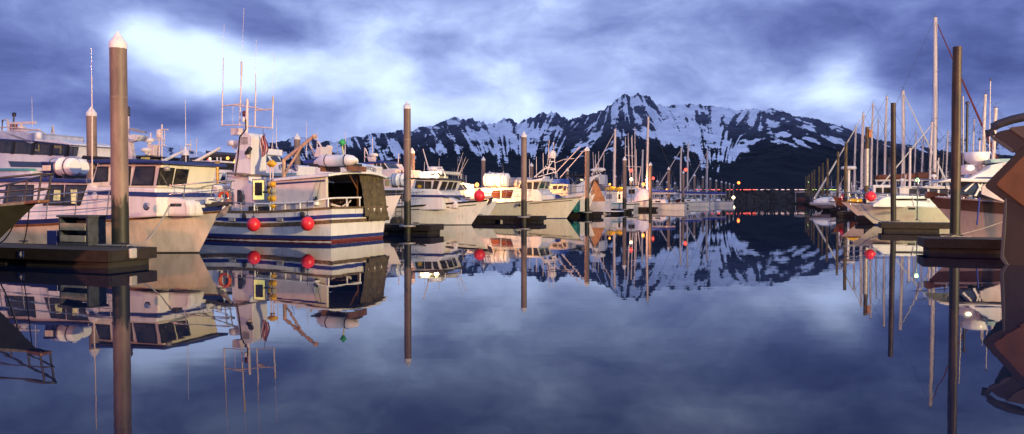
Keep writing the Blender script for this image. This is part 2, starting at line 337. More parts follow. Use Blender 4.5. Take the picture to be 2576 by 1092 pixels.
mo = mountain('mountains', [(SKY, 7000, 3200, 1.0), (S1, 5600, 2900, .9), (S2, 6000, 3000, .95)], 430, 2900, 1500, 420, 2900, 7900, 4, snow_main, 1.0)
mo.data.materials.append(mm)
FAR = [(2000,420),(2150,395),(2230,377),(2262,366),(2290,372),(2318,360),(2345,347),(2360,352),(2380,342),(2400,352),(2425,340),(2452,330),(2480,345),(2510,352),(2576,350),(2700,330),(2900,350)]
FARL = [(-400,420),(-50,400),(150,404),(300,396),(360,384),(385,374),(405,368),(425,373),(450,370),(470,378),(500,384),(560,392),(640,396),(760,430),(900,470)]
def snow_far(PX, PY, X, Y, Z, wh, seed):
    s = .62 + (fbm(PX/18, PY/16, 5, seed) - .5)*1.5 + (fbm((PX-PY)/10, PY/40, 4, seed+5, True)-.5)*.6
    return np.clip(s - np.clip((PY-390)/18, 0, 2)*.5, -.5, 1.5)
o = mountain('mountains_far_range', [(FAR, 11000, 8200, 1.0)], 2000, 2900, 500, 90, 8200, 11900, 11, snow_far, 1.3); o.data.materials.append(mm)
o = mountain('mountains_west_range', [(FARL, 9000, 6500, 1.0)], -400, 900, 600, 90, 6500, 9900, 23, snow_far, 1.0); o.data.materials.append(mm)

# ---------------------------------------------------------------- piles and finger floats
ORD = ['nearest','second','third','fourth','fifth','sixth','seventh','eighth','ninth','tenth','eleventh','twelfth','thirteenth','fourteenth','fifteenth','sixteenth']
def steel_pile(px, top, wpx, label, group, kfac=2.55, rust=False):
    k = (495.6 - top) / kfac; Y = H * F / k; h = (kfac + 1) * H
    p = at(px, 495.6, Y); r = wpx / k * H / 2
    t = thing('steel_pile', label, 'pile', (p.x, p.y, 0), 0, group)
    ch = min(.62, r * 2.1)
    MB().lathe([(r, -1.2), (r, h * .3), (r, h - ch)], 20).build('shaft', pile_steel, t)
    if wpx > 13: MB().lathe([(r*1.005, h*.706), (r*1.012, h*.708), (r*1.012, h*.714), (r*1.005, h*.716)], 24).build('weld_seam', pile_steel, t)
    MB().lathe([(r * 1.04, h - ch - .02), (r * 1.05, h - ch + .14), (r * .9, h - ch * .62), (0, h)], 20).build('cone_cap', white, t)
    return Vector((p.x, p.y, 0)), r, k
def wood_pile(px, top, wpx, label, group, kfac=2.81, lean=0.0, box=False):
    k = (495.6 - top) / kfac; Y = H * F / k; h = (kfac + 1) * H; p = at(px, 495.6, Y); r = wpx / k * H / 2
    mb = MB(); rnd = random.Random(px); vs = []; n = 14; rows = 22
    ph = [rnd.random() * 6 for _ in range(6)]
    for i in range(rows + 1):
        z = -1.2 + (h + 1.2) * i / rows
        for q in range(n):
            a = 2*math.pi*q/n; rr = r * (1.06 - .16 * i / rows) * (1 + .035*math.sin(3*a + ph[0] + i*.3) + .03*math.sin(5*a + ph[1] - i*.5) + rnd.uniform(-.02, .02))
            vs.append((rr*math.cos(a) + lean * z, rr*math.sin(a), z))
    fs = [(i*n+q, i*n+(q+1) % n, (i+1)*n+(q+1) % n, (i+1)*n+q) for i in range(rows) for q in range(n)]
    mb.add(vs, fs, True); mb.add([v for v in vs[-n:]], [tuple(range(n))])
    o = mb.build('wood_pile', pile_lit if Y > 50 else pile_shaded); o.location = (p.x, p.y, 0); tag(o, label, 'pile', group)
    if box:
        MB().lathe([(r*1.10, h*.38), (r*1.10, h*.77)], 16).build('metal_sleeve', galv, o)
        MB().box(r*.3, r*1.5, -r*1.5, -r*.5, h*.885, h*.97).build('bird_box', rustlitp, o, bevel=.02)
    return Vector((p.x, p.y, 0)), r, k

HL = R(-20)                                   # direction the left fingers and boats point (toward the fairway)
def finger(px_pile, p, r, ang, length, label, group, num=None, back=.9, side=1, width=1.5, detail=True):
    """a finger float that ends at the pile; local x runs from the pile back to the walkway"""
    t = thing('finger_dock', label, 'dock', (p.x, p.y, 0), ang, group)
    y0, y1 = (r + .12, r + .12 + width) if side > 0 else (-r - .12 - width, -r - .12)
    x0, x1 = -back, length
    mb = MB(); n = int((x1 - x0) / .3) if detail else 1
    for i in range(n):
        a = x0 + (x1 - x0) * i / n; mb.box(a, a + (x1 - x0) / n - (.014 if detail else 0), y0, y1, .40, .45)
    mb.build('deck', deckwood, t)
    f = MB(); f.box(x0 - .05, x1, y0 - .07, y0 - .003, .17, .46); f.box(x0 - .05, x1, y1 + .003, y1 + .07, .17, .46); f.box(x0 - .07, x0 - .004, y0 - .003, y1 + .003, .17, .455)
    f.build('timber_edge', fascia, t)
    g = MB()
    k = max(1, int((x1 - x0) / 3.2))
    for i in range(k):
        a = x0 + .1 + (x1 - x0 - .2) * i / k; g.box(a, a + (x1 - x0) / k * .78, y0 + .06, y1 - .06, -.35, .39)
    g.build('float_block', floatblk, t)
    if detail:
        c = MB(); c.lathe([(r + .05, .36), (r + .22, .36), (r + .22, .45), (r + .05, .45)], 24, (0, 0, 0))
        c.box(-r - .3, r + .3, (y0 if side > 0 else y1) - .02 * side - (.22 if side > 0 else -.0), (y0 if side > 0 else y1) + (.0 if side > 0 else .22), .462, .49)
        c.build('pile_guide', galv, t)
        for cx in (x0 + .8, x0 + 4.5, x0 + 8.5):
            if cx > x1 - 1: continue
            cy = y0 + .2 if side > 0 else y1 - .2
            m_ = MB(); m_.tube([(cx - .17, cy, .55), (cx + .17, cy, .55)], .022); m_.tube([(cx - .06, cy, .45), (cx - .06, cy, .55)], .02); m_.tube([(cx + .06, cy, .45), (cx + .06, cy, .55)], .02)
            m_.build('cleat', dsteel, t)
    return t

left = []
GL = 'white-capped steel piles along the left side of the fairway'
for i, (px, top, w) in enumerate([(302,80,41),(1025,255,18),(1318,330,14.5),(1477,367,12),(1571,393,10),(1636,407.6,8.2),(1682,419.7,7),(1718.8,429,6.2),(1746.6,437,5.8),(1768,442,5.4),(1786.5,446.5,5),(1801.6,451,4.6),(1814.8,454.8,4.3),(1825.9,457,4.1),(1834.9,459.8,3.9),(1845,463,3.7)]):
    lab = ['tall thick steel pile with white cone cap in front of the blue-roofed cruiser', 'steel pile with white cone cap just right of the fishing boat with the brown tarp',
           'steel pile with white cone cap in front of the cream cruiser', 'steel pile with white cone cap between the cream bow and the pink stern'][i] if i < 4 else \
          'far steel pile with white cone cap, %s pile of the left row' % ORD[i]
    left.append(steel_pile(px, top, w, lab, GL))
for j, (px, top, w, lab) in enumerate([(233,267,24,'steel pile with white cone cap behind the cabin of the blue-roofed cruiser'),(748.5,335,15,'steel pile with white cone cap behind the raft on the fishing boat'),
        (1037,371,14,'steel pile with white cap half hidden right behind the pile beside the fishing boat'),(1216,393.5,10,'tallest steel pile left of the orange lamps with white cone cap'),(1232,430,7.5,'short steel pile with white cone cap beside the orange lamp'),
        (1337,409,9,'steel pile with white cone cap behind the roof of the cream cruiser'),(1301,446,6,'small steel pile with white cap beside the red lamp behind the cream cruiser'),(1427,422,8,'steel pile with white cap behind the blue-topped boat, left of the black bimini'),
        (1547,438,7.5,'steel pile with white cap at the foot of the tall white mast'),(1624.5,447,6,'small steel pile with white cap just left of a taller pile in the left row'),(1653,452,5.6,'small steel pile with white cap right of the red lamp in the far boats'),
        (1678,455,5,'small steel pile with white cap nearly hidden by the seventh pile of the row'),(1697.5,457.7,5,'small steel pile with white cap among far boats below the red lamp'),(1732,462,4.6,'smallest steel pile with white cap right of the two close masts')]):
    steel_pile(px, top, w, lab, 'white-capped steel piles behind the moored boats')
# one dark pile with a pale cone cap
pp = at(467, 495.6, 62)
t = thing('steel_pile', 'black pile with white cone cap between the two white booms', 'pile', (pp.x, pp.y, 0), 0)
MB().lathe([(.29,-1),(.29,5.05)],18).build('shaft', black, t); MB().lathe([(.31,5.03),(.31,5.2),(.22,5.4),(0,5.75)],18).build('cone_cap', white, t)

right = []
GR = 'brown timber piles along the right side of the fairway'
RP = [(2403,120,23),(2248,260,13),(2179,320,11),(2127,358.7,8.6),(2107,381.8,6.6),(2081,400,5.6),(2069,410,5.2),(2059.9,419,5),(2048,427,4.4),(2042,432,4.2),(2035,438,3.8),(2031,442.7,3.4),(2026.5,444,3.2)]
for i, (px, top, w) in enumerate(RP):
    lab = ['thick dark timber pile in front of the brown-and-pink bow at right', 'dark timber pile standing before the white hull with a red buoy', 'timber pile with grey metal sleeve and a small box near its top',
           'mottled timber pile behind the white davit post'][i] if i < 4 else 'far mottled timber pile, %s pile of the right row' % ORD[i]
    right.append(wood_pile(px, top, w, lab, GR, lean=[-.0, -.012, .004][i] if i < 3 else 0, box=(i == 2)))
for px, top, w, lab in [(2438,455,9,'short timber pile stump among masts right of the thickest pile'),(2421,415,5,'slim timber pile just right of the thick dark pile'),(2318,425,6,'timber pile behind the furled sail of the tall white mast'),(2365,440,6,'timber pile left of the thick dark pile, behind the covered sail')]:
    wood_pile(px, top, w, lab, 'timber piles standing among the sailboats')

lab0 = 'finger dock along the blue-roofed cruiser with a wooden step and a small number plate'
f0 = finger(302, left[0][0], left[0][1], R(180) + HL, 13, lab0, 'finger docks on the left', side=1, back=1.5, width=1.45)
FL = [f0]
for i in range(1, 16):
    p, r, k = left[i]
    lab = {1:'finger dock with dark wheels and a ladder at the fishing boat stern', 2:'finger dock between the white bow and the cream cruiser', 3:'finger dock carrying the teal boxes beside the cream bow'}.get(i) or \
          'finger dock at the %s steel pile of the left row' % ORD[i]
    FL.append(finger(0, p, r, R(180) + HL, 12.5, lab, 'finger docks on the left', side=-1 if i in (2,) else -1, back=1.0 if i < 4 else .6, detail=i < 5))
FR = []
for i in range(0, 13):
    p, r, k = right[i]
    lab = {0:'dark finger dock in front of the brown-and-pink bow', 1:'finger dock along the white hull with the red buoy', 2:'finger dock between the white bows and the orange-lit skiff'}.get(i) or \
          'finger dock at the %s timber pile of the right row' % ORD[i]
    FR.append(finger(0, p, r, HL, 12.5, lab, 'finger docks on the right', side=-1 if i == 0 else -1, back=.7 if i else 1.1, detail=i < 4))

# ---------------------------------------------------------------- boats
class Boat:
    def __init__(s, name, label, cat, bow=None, stern=None, L=12, B=4, ov=.9, zs=(1.0, 1.0, 1.5), rz=HL, group=None, full=.45, wl=.86, flat=False, px=None):
        s.L, s.B, s.ov, s.zs, s.full, s.wlf = L, B, ov, zs, full, wl; s.rz = rz
        d = Vector((math.cos(rz), math.sin(rz), 0)); s.d = d; s.e = Vector((-d.y, d.x, 0)); s.lwl = L - ov
        s.O = (Vector((bow[0], bow[1], 0)) - d * s.lwl) if bow is not None else Vector((stern[0], stern[1], 0))
        s.flat = flat
        s.t = thing(name, label, cat, s.O, rz, group)
    def q(s, px, py, lat):
        dr = ray(px, py); c = Vector((0, 0, H)); k = (lat - (c - s.O).dot(s.e)) / dr.dot(s.e); p = c + dr * k
        return ((p - s.O).dot(s.d), p.z)
    def qs(s, pts, lat): return [s.q(a, b, lat) for a, b in pts]
    def q3(s, px, py, lat): a = s.q(px, py, lat); return (a[0], lat, a[1])
    def sheer(s, u):
        a, b_, c = s.zs
        return b_ + (a - b_) * max(0, (.35 - u) / .35)**1.6 + (c - b_) * max(0, (u - .35) / .65)**1.9
    def hp(s, u, z, off=0):
        zb = s.sheer(u); t = max(0, min(1, (z + .5) / (zb + .5)))
        fd = 1 - max(0, (u - s.full) / (1 - s.full))**2.4; fw = 1 - max(0, (u - s.full + .12) / (1.12 - s.full))**1.7
        fa = 1 - .10 * max(0, (.18 - u) / .18)**2
        if u >= .9999: fd = fw = 0
        hb = s.B / 2 * fa * ((s.wlf * fw) + (fd - s.wlf * fw) * t**1.15)
        if z < 0: hb *= (1 + z * .35)
        x = u * (s.lwl + s.ov * max(-.25, z / s.zs[2])) ; x += (0 if u > .15 else -.10 * (z > 0) * z * (1 - u / .15))
        return (x, max(0, hb) + off, z)
    def hull(s, mat, name='hull', deckmat=None, bul=.06, n=26, rail=None, deck=True):
        us = [1 - (1 - i / n)**1.25 for i in range(n + 1)]; us[-1] = 1.0
        ts = [0, .12, .25, .36, .5, .65, .8, .92, 1]; m = len(ts); mb = MB()
        for sg in (-1, 1):
            vs = []
            for u in us:
                zt = s.sheer(u)
                for t in ts:
                    p = s.hp(u, -.5 + (zt + .5) * t); vs.append((p[0], sg * p[1], p[2]))
            fs = []
            for i in range(n):
                for j in range(m - 1):
                    f = (i*m+j, (i+1)*m+j, (i+1)*m+j+1, i*m+j+1); fs.append(f if sg < 0 else f[::-1])
            mb.add(vs, fs, True)
        tv = []
        zt = s.sheer(0)
        for t in ts:
            p = s.hp(0, -.5 + (zt + .5) * t); tv += [(p[0], -p[1], p[2]), (p[0], p[1], p[2])]
        mb.add(tv, [(2*i, 2*i+2, 2*i+3, 2*i+1) for i in range(m - 1)])
        o = mb.build(name, mat, s.t)
        if deck:
            dv = []
            for u in us:
                zt = s.sheer(u) - bul; p = s.hp(u, zt); dv += [(p[0], -max(0, p[1] - .01), zt), (p[0], max(0, p[1] - .01), zt)]
            MB().add(dv, [(2*i, 2*i+1, 2*i+3, 2*i+2) for i in range(n)], False).build('deck', deckmat or bluedeck, s.t)
        if rail:
            mb = MB()
            for sg in (-1, 1): mb.tube([(lambda p: (p[0], sg * p[1], p[2]))(s.hp(u, s.sheer(u), .01)) for u in us], .045, 6)
            p = s.hp(0, s.sheer(0)); mb.tube([(p[0], -p[1], p[2]), (p[0], p[1], p[2])], .045, 6)
            mb.build('gunwale', rail, s.t)
        return o
    def band(s, name, z0, z1, mat, off=.012, u0=0.0, u1=1.0, transom=True, n=30, parent=None):
        """a painted or bolted strip round the hull; z0, z1 numbers, or offsets from the sheer given as strings"""
        def zz(v, u): return s.sheer(u) + float(v) if isinstance(v, str) else v
        mb = MB()
        for sg in (-1, 1):
            vs = []
            for i in range(n + 1):
                u = u0 + (u1 - u0) * i / n
                for z in (zz(z0, u), zz(z1, u)):
                    p = s.hp(u, z, off); x = p[0] + (off if u > .97 else 0); vs += [(x, sg * p[1], z), (x, sg * max(0, p[1] - off - .02), z)]
            fs = []
            for i in range(n):
                a = 4*i; b_ = a + 4
                for f in ((a, b_, b_+2, a+2), (a+2, b_+2, b_+3, a+3), (a+1, a+3, b_+3, b_+1), (a, a+1, b_+1, b_)): fs.append(f if sg < 0 else f[::-1])
            mb.add(vs, fs, False)
        if transom and u0 == 0:
            za, zb = zz(z0, 0), zz(z1, 0); pa, pb = s.hp(0, za, off), s.hp(0, zb, off)
            mb.add([(pa[0]-off, -pa[1], za), (pb[0]-off, -pb[1], zb), (pb[0]-off, pb[1], zb), (pa[0]-off, pa[1], za), (pa[0]+.02, -pa[1], za), (pb[0]+.02, -pb[1], zb), (pb[0]+.02, pb[1], zb), (pa[0]+.02, pa[1], za)],
                   [(0,1,2,3), (1,5,6,2), (4,0,3,7), (7,6,5,4)])
        return mb.build(name, mat, parent or s.t)
    def proj(s, x, y, z):
        p = s.O + s.d * x + s.e * y; v = Vector((p.x, p.y, z - H)); f_ = v.y * math.cos(TILT) - v.z * math.sin(TILT)
        return 1288 + v.x / f_ * F
    def prism(s, name, pts, w, mat, px=None, bevel=.03, parent=None, sil=True):
        """side outline pushed through the width (w, or (y0, y1)); px = lateral plane on which the outline was read"""
        if px is not None:
            if sil and not isinstance(w, tuple):
                mx_ = max(pts, key=lambda p: p[0]); near = math.copysign(w, px); x0_, z0_ = s.q(mx_[0], mx_[1], near)
                E = s.proj(x0_, -near, z0_) - mx_[0]
                mn_ = min(pts, key=lambda p: p[0]); E = min(E, (mx_[0] - mn_[0]) * .6)
                if E > 1: pts = [s.q(a, c, near - 2*near*max(0, min(1, (a - mx_[0] + E) / E))) for a, c in pts]
                else: pts = s.qs(pts, near)
            else: pts = s.qs(pts, px)
        s.last = pts
        y0, y1 = (-w, w) if not isinstance(w, tuple) else w
        return MB().prism(pts, y0, y1).build(name, mat, parent or s.t, bevel=bevel)
    def win(s, pts, lat, both=True, mat=None, fm=None, px=True, parent=None, name='window', fr=.035, pane='pane'):
        if px: pts = s.qs(pts, lat)
        cx = sum(p[0] for p in pts) / len(pts); cz = sum(p[1] for p in pts) / len(pts)
        big = [(cx + (p[0]-cx) * (1 + fr*2 / max(.2, abs(p[0]-cx)) * .5), cz + (p[1]-cz) * (1 + fr*2 / max(.15, abs(p[1]-cz)) * .5)) for p in pts]
        for sg in ((1, -1) if both else (1,)):
            yy = lat * sg; o = 1 if yy > 0 else -1
            a = MB(); a.prism(big, yy - o*.004, yy + o*.016); f = a.build(name, fm or black, parent or s.t)
            g = MB(); g.prism(pts, yy + o*.012, yy + o*.022); g.build(pane, mat or glass, f)
    def fwin(s, pts, ia, ib, mat=None, fm=None, fr=.05, last=None, name='windshield_window'):
        """a window read in the picture on the end face that runs between outline points ia (bottom) and ib (top) of the last prism"""
        la = last or s.last; ax, az_ = la[ia]; bx, bz = la[ib]; nrm = Vector((bz-az_, 0, -(bx-ax))).normalized()
        if s.rz > 1.5: nrm = -nrm
        c_ = Vector((0, 0, H)) - s.O; co = Vector((c_.dot(s.d), c_.dot(s.e), c_.z)); P_ = []
        for (a, b_) in pts:
            r_ = ray(a, b_); rl = Vector((r_.dot(s.d), r_.dot(s.e), r_.z)); k = (Vector((ax, 0, az_)) - co).dot(nrm) / rl.dot(nrm); P_.append(co + rl * k)
        cen = sum(P_, Vector()) / len(P_); big = [cen + (p - cen) * (1 + fr / max(.1, (p - cen).length)) for p in P_]; f = None
        for ring, o1, o2, m_, nm in ((big, -.004, .016, fm or black, name), (P_, .012, .022, mat or glass, 'pane')):
            n = len(ring); vs = [tuple(p + nrm*o1) for p in ring] + [tuple(p + nrm*o2) for p in ring]; mb = MB()
            mb.add(vs, [tuple(range(n)), tuple(range(2*n-1, n-1, -1))] + [(i, i+n, (i+1) % n + n, (i+1) % n) for i in range(n)]); f = mb.build(nm, m_, f or s.t)
    def face_win(s, pa, pb, w, n, mat=None, fm=None, gap=.10, name='windshield_window', parent=None, inv=1):
        """n windows across a sloping end face between bottom pa and top pb (x, z), half width w"""
        ax, az_ = pa; bx, bz = pb; d = Vector((bx-ax, 0, bz-az_)); ln = d.length; nrm = Vector((d.z, 0, -d.x)).normalized() * inv
        for i in range(n):
            y0 = -w + 2*w*i/n + gap/2; y1 = -w + 2*w*(i+1)/n - gap/2
            def quad(m, o1, o2):
                P_ = []
                for t_ in (.0, 1.0):
                    b0 = Vector((ax, 0, az_)) + d * (.08 - m + (.86 + 2*m) * t_)
                    P_.append((b0, y0 - m*ln*.8, y1 + m*ln*.8))
                vs = []
                for o_ in (o1, o2):
                    for (b0, ya, yb) in P_: vs += [tuple(b0 + nrm*o_ + Vector((0, ya, 0))), tuple(b0 + nrm*o_ + Vector((0, yb, 0)))]
                return vs, [(0,1,3,2), (4,6,7,5), (0,4,5,1), (2,3,7,6), (0,2,6,4), (1,5,7,3)]
            m_ = MB(); m_.add(*quad(.04, -.004, .016)); f = m_.build(name, fm or black, parent or s.t)
            m_ = MB(); m_.add(*quad(0, .012, .022)); m_.build('pane', mat or glass, f)
    def rails(s, u0, u1, h, n, mat=None, inset=.10, mid=1, ext=0, r=.017, bowup=0, sides=(-1, 1), name='railing'):
        mb = MB(); top = []
        for sg in sides:
            line = []
            for i in range(n + 1):
                u = u0 + (u1 - u0) * i / n; p = s.hp(u, s.sheer(u)); hh = h + bowup * (i / n)**2
                q_ = Vector((p[0] + ext * (i / n)**3, sg * max(.12, p[1] - inset), p[2]))
                tp = q_ + Vector((.12, 0, hh)); mb.tube([q_, tp], r, 5); line.append((q_, tp))
            mb.tube([b for a, b in line], r * 1.15, 6)
            for k in range(mid): mb.tube([a + (b - a) * ((k + 1) / (mid + 1)) for a, b in line], r * .8, 5)
            top.append(line[-1])
        if u1 > .9 and len(sides) == 2:
            for fr in [1.0] + [(k + 1) / (mid + 1) for k in range(mid)]:
                a = top[0][0] + (top[0][1] - top[0][0]) * fr; b_ = top[1][0] + (top[1][1] - top[1][0]) * fr; mb.tube([a, (a + b_) / 2 + Vector((.22, 0, 0)), b_], r, 6)
        return mb.build(name, mat or steel, s.t)
    def whip(s, x, y, z0, z1, r=.014, mat=None, dx=0, dy=0, name='antenna'):
        return MB().tube([(x, y, z0), (x + dx*.5, y + dy*.5, (z0+z1)/2), (x + dx, y + dy, z1)], r, 5, r2=r*.4).build(name, mat or white, s.t)
    def text(s, body, px, py, lat, size, mat=None, sg=-1, slope=0, name='lettering'):
        x, z = s.q(px, py, lat)
        cu = bpy.data.curves.new(name, 'FONT'); cu.body = body; cu.size = size; cu.extrude = .003; cu.materials.append(mat or navy)
        o = bpy.data.objects.new(name, cu); C.objects.link(o); o.parent = s.t
        o.location = (x, lat + sg*.012, z); o.rotation_euler = (R(90), 0, R(0)) if sg < 0 else (R(90), 0, R(180))
        if slope: o.rotation_euler.rotate_axis('Z', slope)
        return o
    def pw(s, px, py, lat):
        x, z = s.q(px, py, lat); p = s.O + s.d * x + s.e * lat; return Vector((p.x, p.y, z))
    def w(s, x, y, z):
        p = s.O + s.d * x + s.e * y; return Vector((p.x, p.y, z))
def radar_dome(b, x, y, z, r=.32, mat=None): return MB().lathe([(r*.3, z-.14), (r*.35, z-.04), (r, z), (r, z+.14), (r*.8, z+.22), (0, z+.24)], 16, (x, y, 0)).build('radar_dome', mat or white, b.t)
def radar_bar(b, x, y, z, w=1.1, ang=0, mat=None):
    mb = MB(); mb.lathe([(.10, z-.25), (.22, z-.2), (.22, z-.02), (.08, z), (.06, z+.1)], 12, (x, y, 0)); c, s_ = math.cos(ang)*w/2, math.sin(ang)*w/2; n_ = Vector((-math.sin(ang), math.cos(ang), 0))*.07
    P = [Vector((x-c, y-s_, 0))-n_, Vector((x+c, y+s_, 0))-n_, Vector((x+c, y+s_, 0))+n_, Vector((x-c, y-s_, 0))+n_]
    mb.prism([(p.x, p.y) for p in P], z+.1, z+.24, 'z'); return mb.build('radar_scanner', mat or white, b.t)
def canister(label, loc, rz, L=1.2, r=.32, mat=None, group='life raft canisters on cabin roofs', name='life_raft_canister'):
    t = thing(name, label, 'life raft', loc, rz, group)
    MB().lathe([(r*.75, -L/2), (r*.96, -L/2+.06), (r, -L*.3), (r, -.03), (r*1.05, -.03), (r*1.05, .03), (r, .03), (r, L*.3), (r*.96, L/2-.06), (r*.75, L/2)], 18, (0, 0, r + .08), 'x').build('shell', mat or gel, t)
    m_ = MB()
    for x in (-L*.3, L*.3): m_.lathe([(r+.008, x-.02), (r+.008, x+.02)], 18, (0, 0, r + .08), 'x')
    m_.build('strap', rubber, t)
    m_ = MB()
    for x in (-L*.28, L*.28): m_.box(x-.05, x+.05, -r*.9, r*.9, 0, .14)
    m_.build('cradle', dsteel, t); return t
def ball_buoy(label, loc, r, group=None, tie=.5, mat=None, name='mooring_buoy', cat='buoy'):
    t = thing(name, label, cat, loc, random.random()*6, group)
    MB().ball((0, 0, 0), r, 22, (1, 1, 1.06)).build('ball', mat or redball, t)
    m_ = MB(); m_.lathe([(r*.22, r*.98), (r*.24, r*1.15), (r*.16, r*1.3), (.01, r*1.32)], 10); m_.build('rope_eye', navy, t)
    if tie: MB().tube([(0, 0, r*1.25), (.02, 0, r*1.25 + tie)], .012, 5).build('lanyard', rubber, t)
    return t
def mooring_line(label, a, b, r=.018, sag=.3, mat=None, group='mooring lines'):
    a = Vector(a); b = Vector(b); pts = [a + (b - a) * i/12 - Vector((0, 0, sag * 4 * (i/12) * (1 - i/12))) for i in range(13)]
    mb = MB(); mb.tube([p - a for p in pts], r, 6); o = mb.build('mooring_line', mat or rope); o.location = a; tag(o, label, 'rope', group); return o
def lamp(label, px, py, Y, em, col, power, r0=.17, z0=.45, group='lit lamps among the boats', base=None, emis=None, radius=.15):
    r = r0 * .66; p = at(px, py, Y); t = thing('dock_lamp', label, 'lamp', (p.x, p.y, z0), 0, group); z = p.z - z0
    mb = MB(); mb.lathe([(.09, 0), (.09, .05), (.035, .08), (.03, z - r*1.1)], 8); mb.lathe([(r*.9, z + r*.95), (r*.6, z + r*1.2), (.01, z + r*1.3)], 12); mb.build('post', dsteel, t)
    MB().ball((0, 0, z), r, 14).build('globe', em, t)
    if power:
        ld = bpy.data.lights.new('lamp_light', 'POINT'); ld.energy = power; ld.color = col; ld.shadow_soft_size = radius
        lo = bpy.data.objects.new('lamp_light', ld); C.objects.link(lo); lo.parent = t; lo.location = (0, 0, z + r*.2)
        lo.location = (0, -r*1.6, z); lo.visible_glossy = False
    return t

def to_mesh(o):
    bpy.context.view_layer.update(); dg = bpy.context.evaluated_depsgraph_get(); me = bpy.data.meshes.new_from_object(o.evaluated_get(dg)); n_ = o.name; nm = n_.split('.')[0]
    q_ = bpy.data.objects.new('tmp', me); C.objects.link(q_); q_.parent = o.parent; q_.matrix_local = o.matrix_local.copy(); bpy.data.objects.remove(o); q_.name = nm; me.name = nm; return q_

random.seed(5)
# ================================================================ near left: blue-roofed cruiser
b = Boat('cabin_cruiser', 'cruiser with navy roof, long side windows and an orange-lit bow at left', 'boat', bow=on_water(500, 636), L=13.2, B=4.1, ov=.95, zs=(1.05, 1.0, 1.50))
b.hull(M('lamp_tinted_hull', (.60, .52, .46), .3, var=.12, streak=True))  # greyish hull with a warm lamp tint put into its colour
b.band('sheer_stripe', '-0.13', '0.015', navy, .02); b.band('rub_strake', '-0.20', '-0.14', teak, .035); b.band('boot_stripe', -.06, .035, rubber, .006)
W1 = 1.28
b.prism('deckhouse', [(-120,458),(97,455),(224,459),(240,470),(391,473),(396,500),(396,545),(-120,575)], W1, white, px=-W1, bevel=.05, sil=False)
b.prism('foredeck_trunk', [(380,497),(430,496),(470,503),(478,520),(478,545),(380,545)], .85, white, px=-.85, bevel=.10, sil=False)
b.prism('house_roof', [(-140,449),(97,447),(226,452),(226,461),(97,457),(-140,460)], W1 + .12, navy, px=-W1, bevel=.02, sil=False)
b.prism('cabin_stripe', [(-100,474),(60,479),(60,487),(-100,483)], W1 + .012, navy, px=-W1, bevel=0, sil=False)
b.prism('cabin_stripe', [(221,479),(394,484),(396,496),(221,489)], W1 + .012, navy, px=-W1, bevel=0, sil=False)
b.prism('wheelhouse', [(240,411),(405,412),(393,473),(222,470)], W1 - .06, cream, px=-W1, bevel=.05, sil=False); lastw = b.last
b.prism('wheelhouse_roof', [(226,402),(300,401),(412,404),(416,412),(400,412),(300,411),(228,411)], W1 + .16, navy, px=-W1 - .1, bevel=.03, sil=False)
WL = W1 - .06
for p_ in ([(248,423),(271,423),(269,453),(238,455)], [(288,422),(328,422),(324,463),(281,462)], [(345,422),(389,422),(383,463),(334,463)]):
    b.win(p_, -WL, fr=.05)
for p_ in ([(403.5,424),(437,425),(430,463.7),(396,463.7)], [(445,427),(473,428.5),(466,463.7),(437,463.7)]): b.fwin(p_, 2, 1, last=lastw)
for p_ in ([(128,468.5),(159,468.5),(157,513.6),(111,513.6)], [(168.5,468.5),(217.6,468.5),(199.5,513.6),(163.3,513.6)], [(20,468),(84,468.5),(80,513),(10,513)]):
    b.win(p_, -W1, fr=.05)
for p_ in ([(139,478),(154,479),(153,504),(136,504)], [(180,477),(196,477),(194,512),(182,512)]):
    b.prism('lit_pane', p_, (-W1 - .032, -W1 - .024), lit_g, px=-W1, bevel=0)
b.rails(.30, .985, .78, 9, steel, mid=2, ext=.35, r=.02, bowup=.05)
x, z = b.q(560, 517, 0)
mb = MB(); mb.prism([(x - .75, z - .10), (x + .28, z + .02), (x + .30, z + .12), (x - .75, z + .10)], -.16, .16); mb.build('bow_roller', dsteel, b.t, bevel=.02)
mb = MB(); mb.tube([(x + .30, 0, z + .02), (x - .1, 0, z - .28)], .05); mb.prism([(x - .05, z - .15), (x + .30, z + .05), (x + .12, z - .30), (x - .25, z - .42)], -.03, .03); mb.build('anchor', galv, b.t, bevel=.01)
b.prism('bow_locker', [(390,497),(425,494),(503,497),(508,517),(388,521)], .62, canvas, px=-.62, bevel=.12)
b.prism('bow_locker', [(516,497),(556,497),(562,512),(514,514)], .40, canvas, px=-.4, bevel=.10)
MB().lathe([(.075, 0), (.12, .0), (.12, .03), (.075, .03)], 16, (b.q(349.6, 520, -1.95)[0], -(b.hp(.70, .95)[1] + .02), b.q(349.6, 520, -1.95)[1]), 'y').build('porthole', steel, b.t)
b.prism('hawse_plate', [(431,512),(446,512),(446,520),(431,520)], (-1.95, -1.72), dsteel, px=-1.9, bevel=.01)
MB().tube([b.q3(232, 470, -1.56), b.q3(232, 300, -1.56), b.q3(231, 190, -1.56)], .022, 6, r2=.014).build('whip_antenna', warmwhite, b.t)
MB().tube([b.q3(231, 190, -1.56), b.q3(230, 120, -1.56)], .006, 4).build('whip_antenna', steel, b.t)
mb = MB(); mb.lathe([(.09, 0), (.13, 0), (.13, .02), (.09, .02)], 16, (b.q(240, 494, -W1)[0], -W1 - .03, b.q(240, 494, -W1)[1]), 'y'); mb.build('life_ring', white, b.t)
b.whip(b.q(440, 405, 0)[0], .5, 2.75, 5.0); 
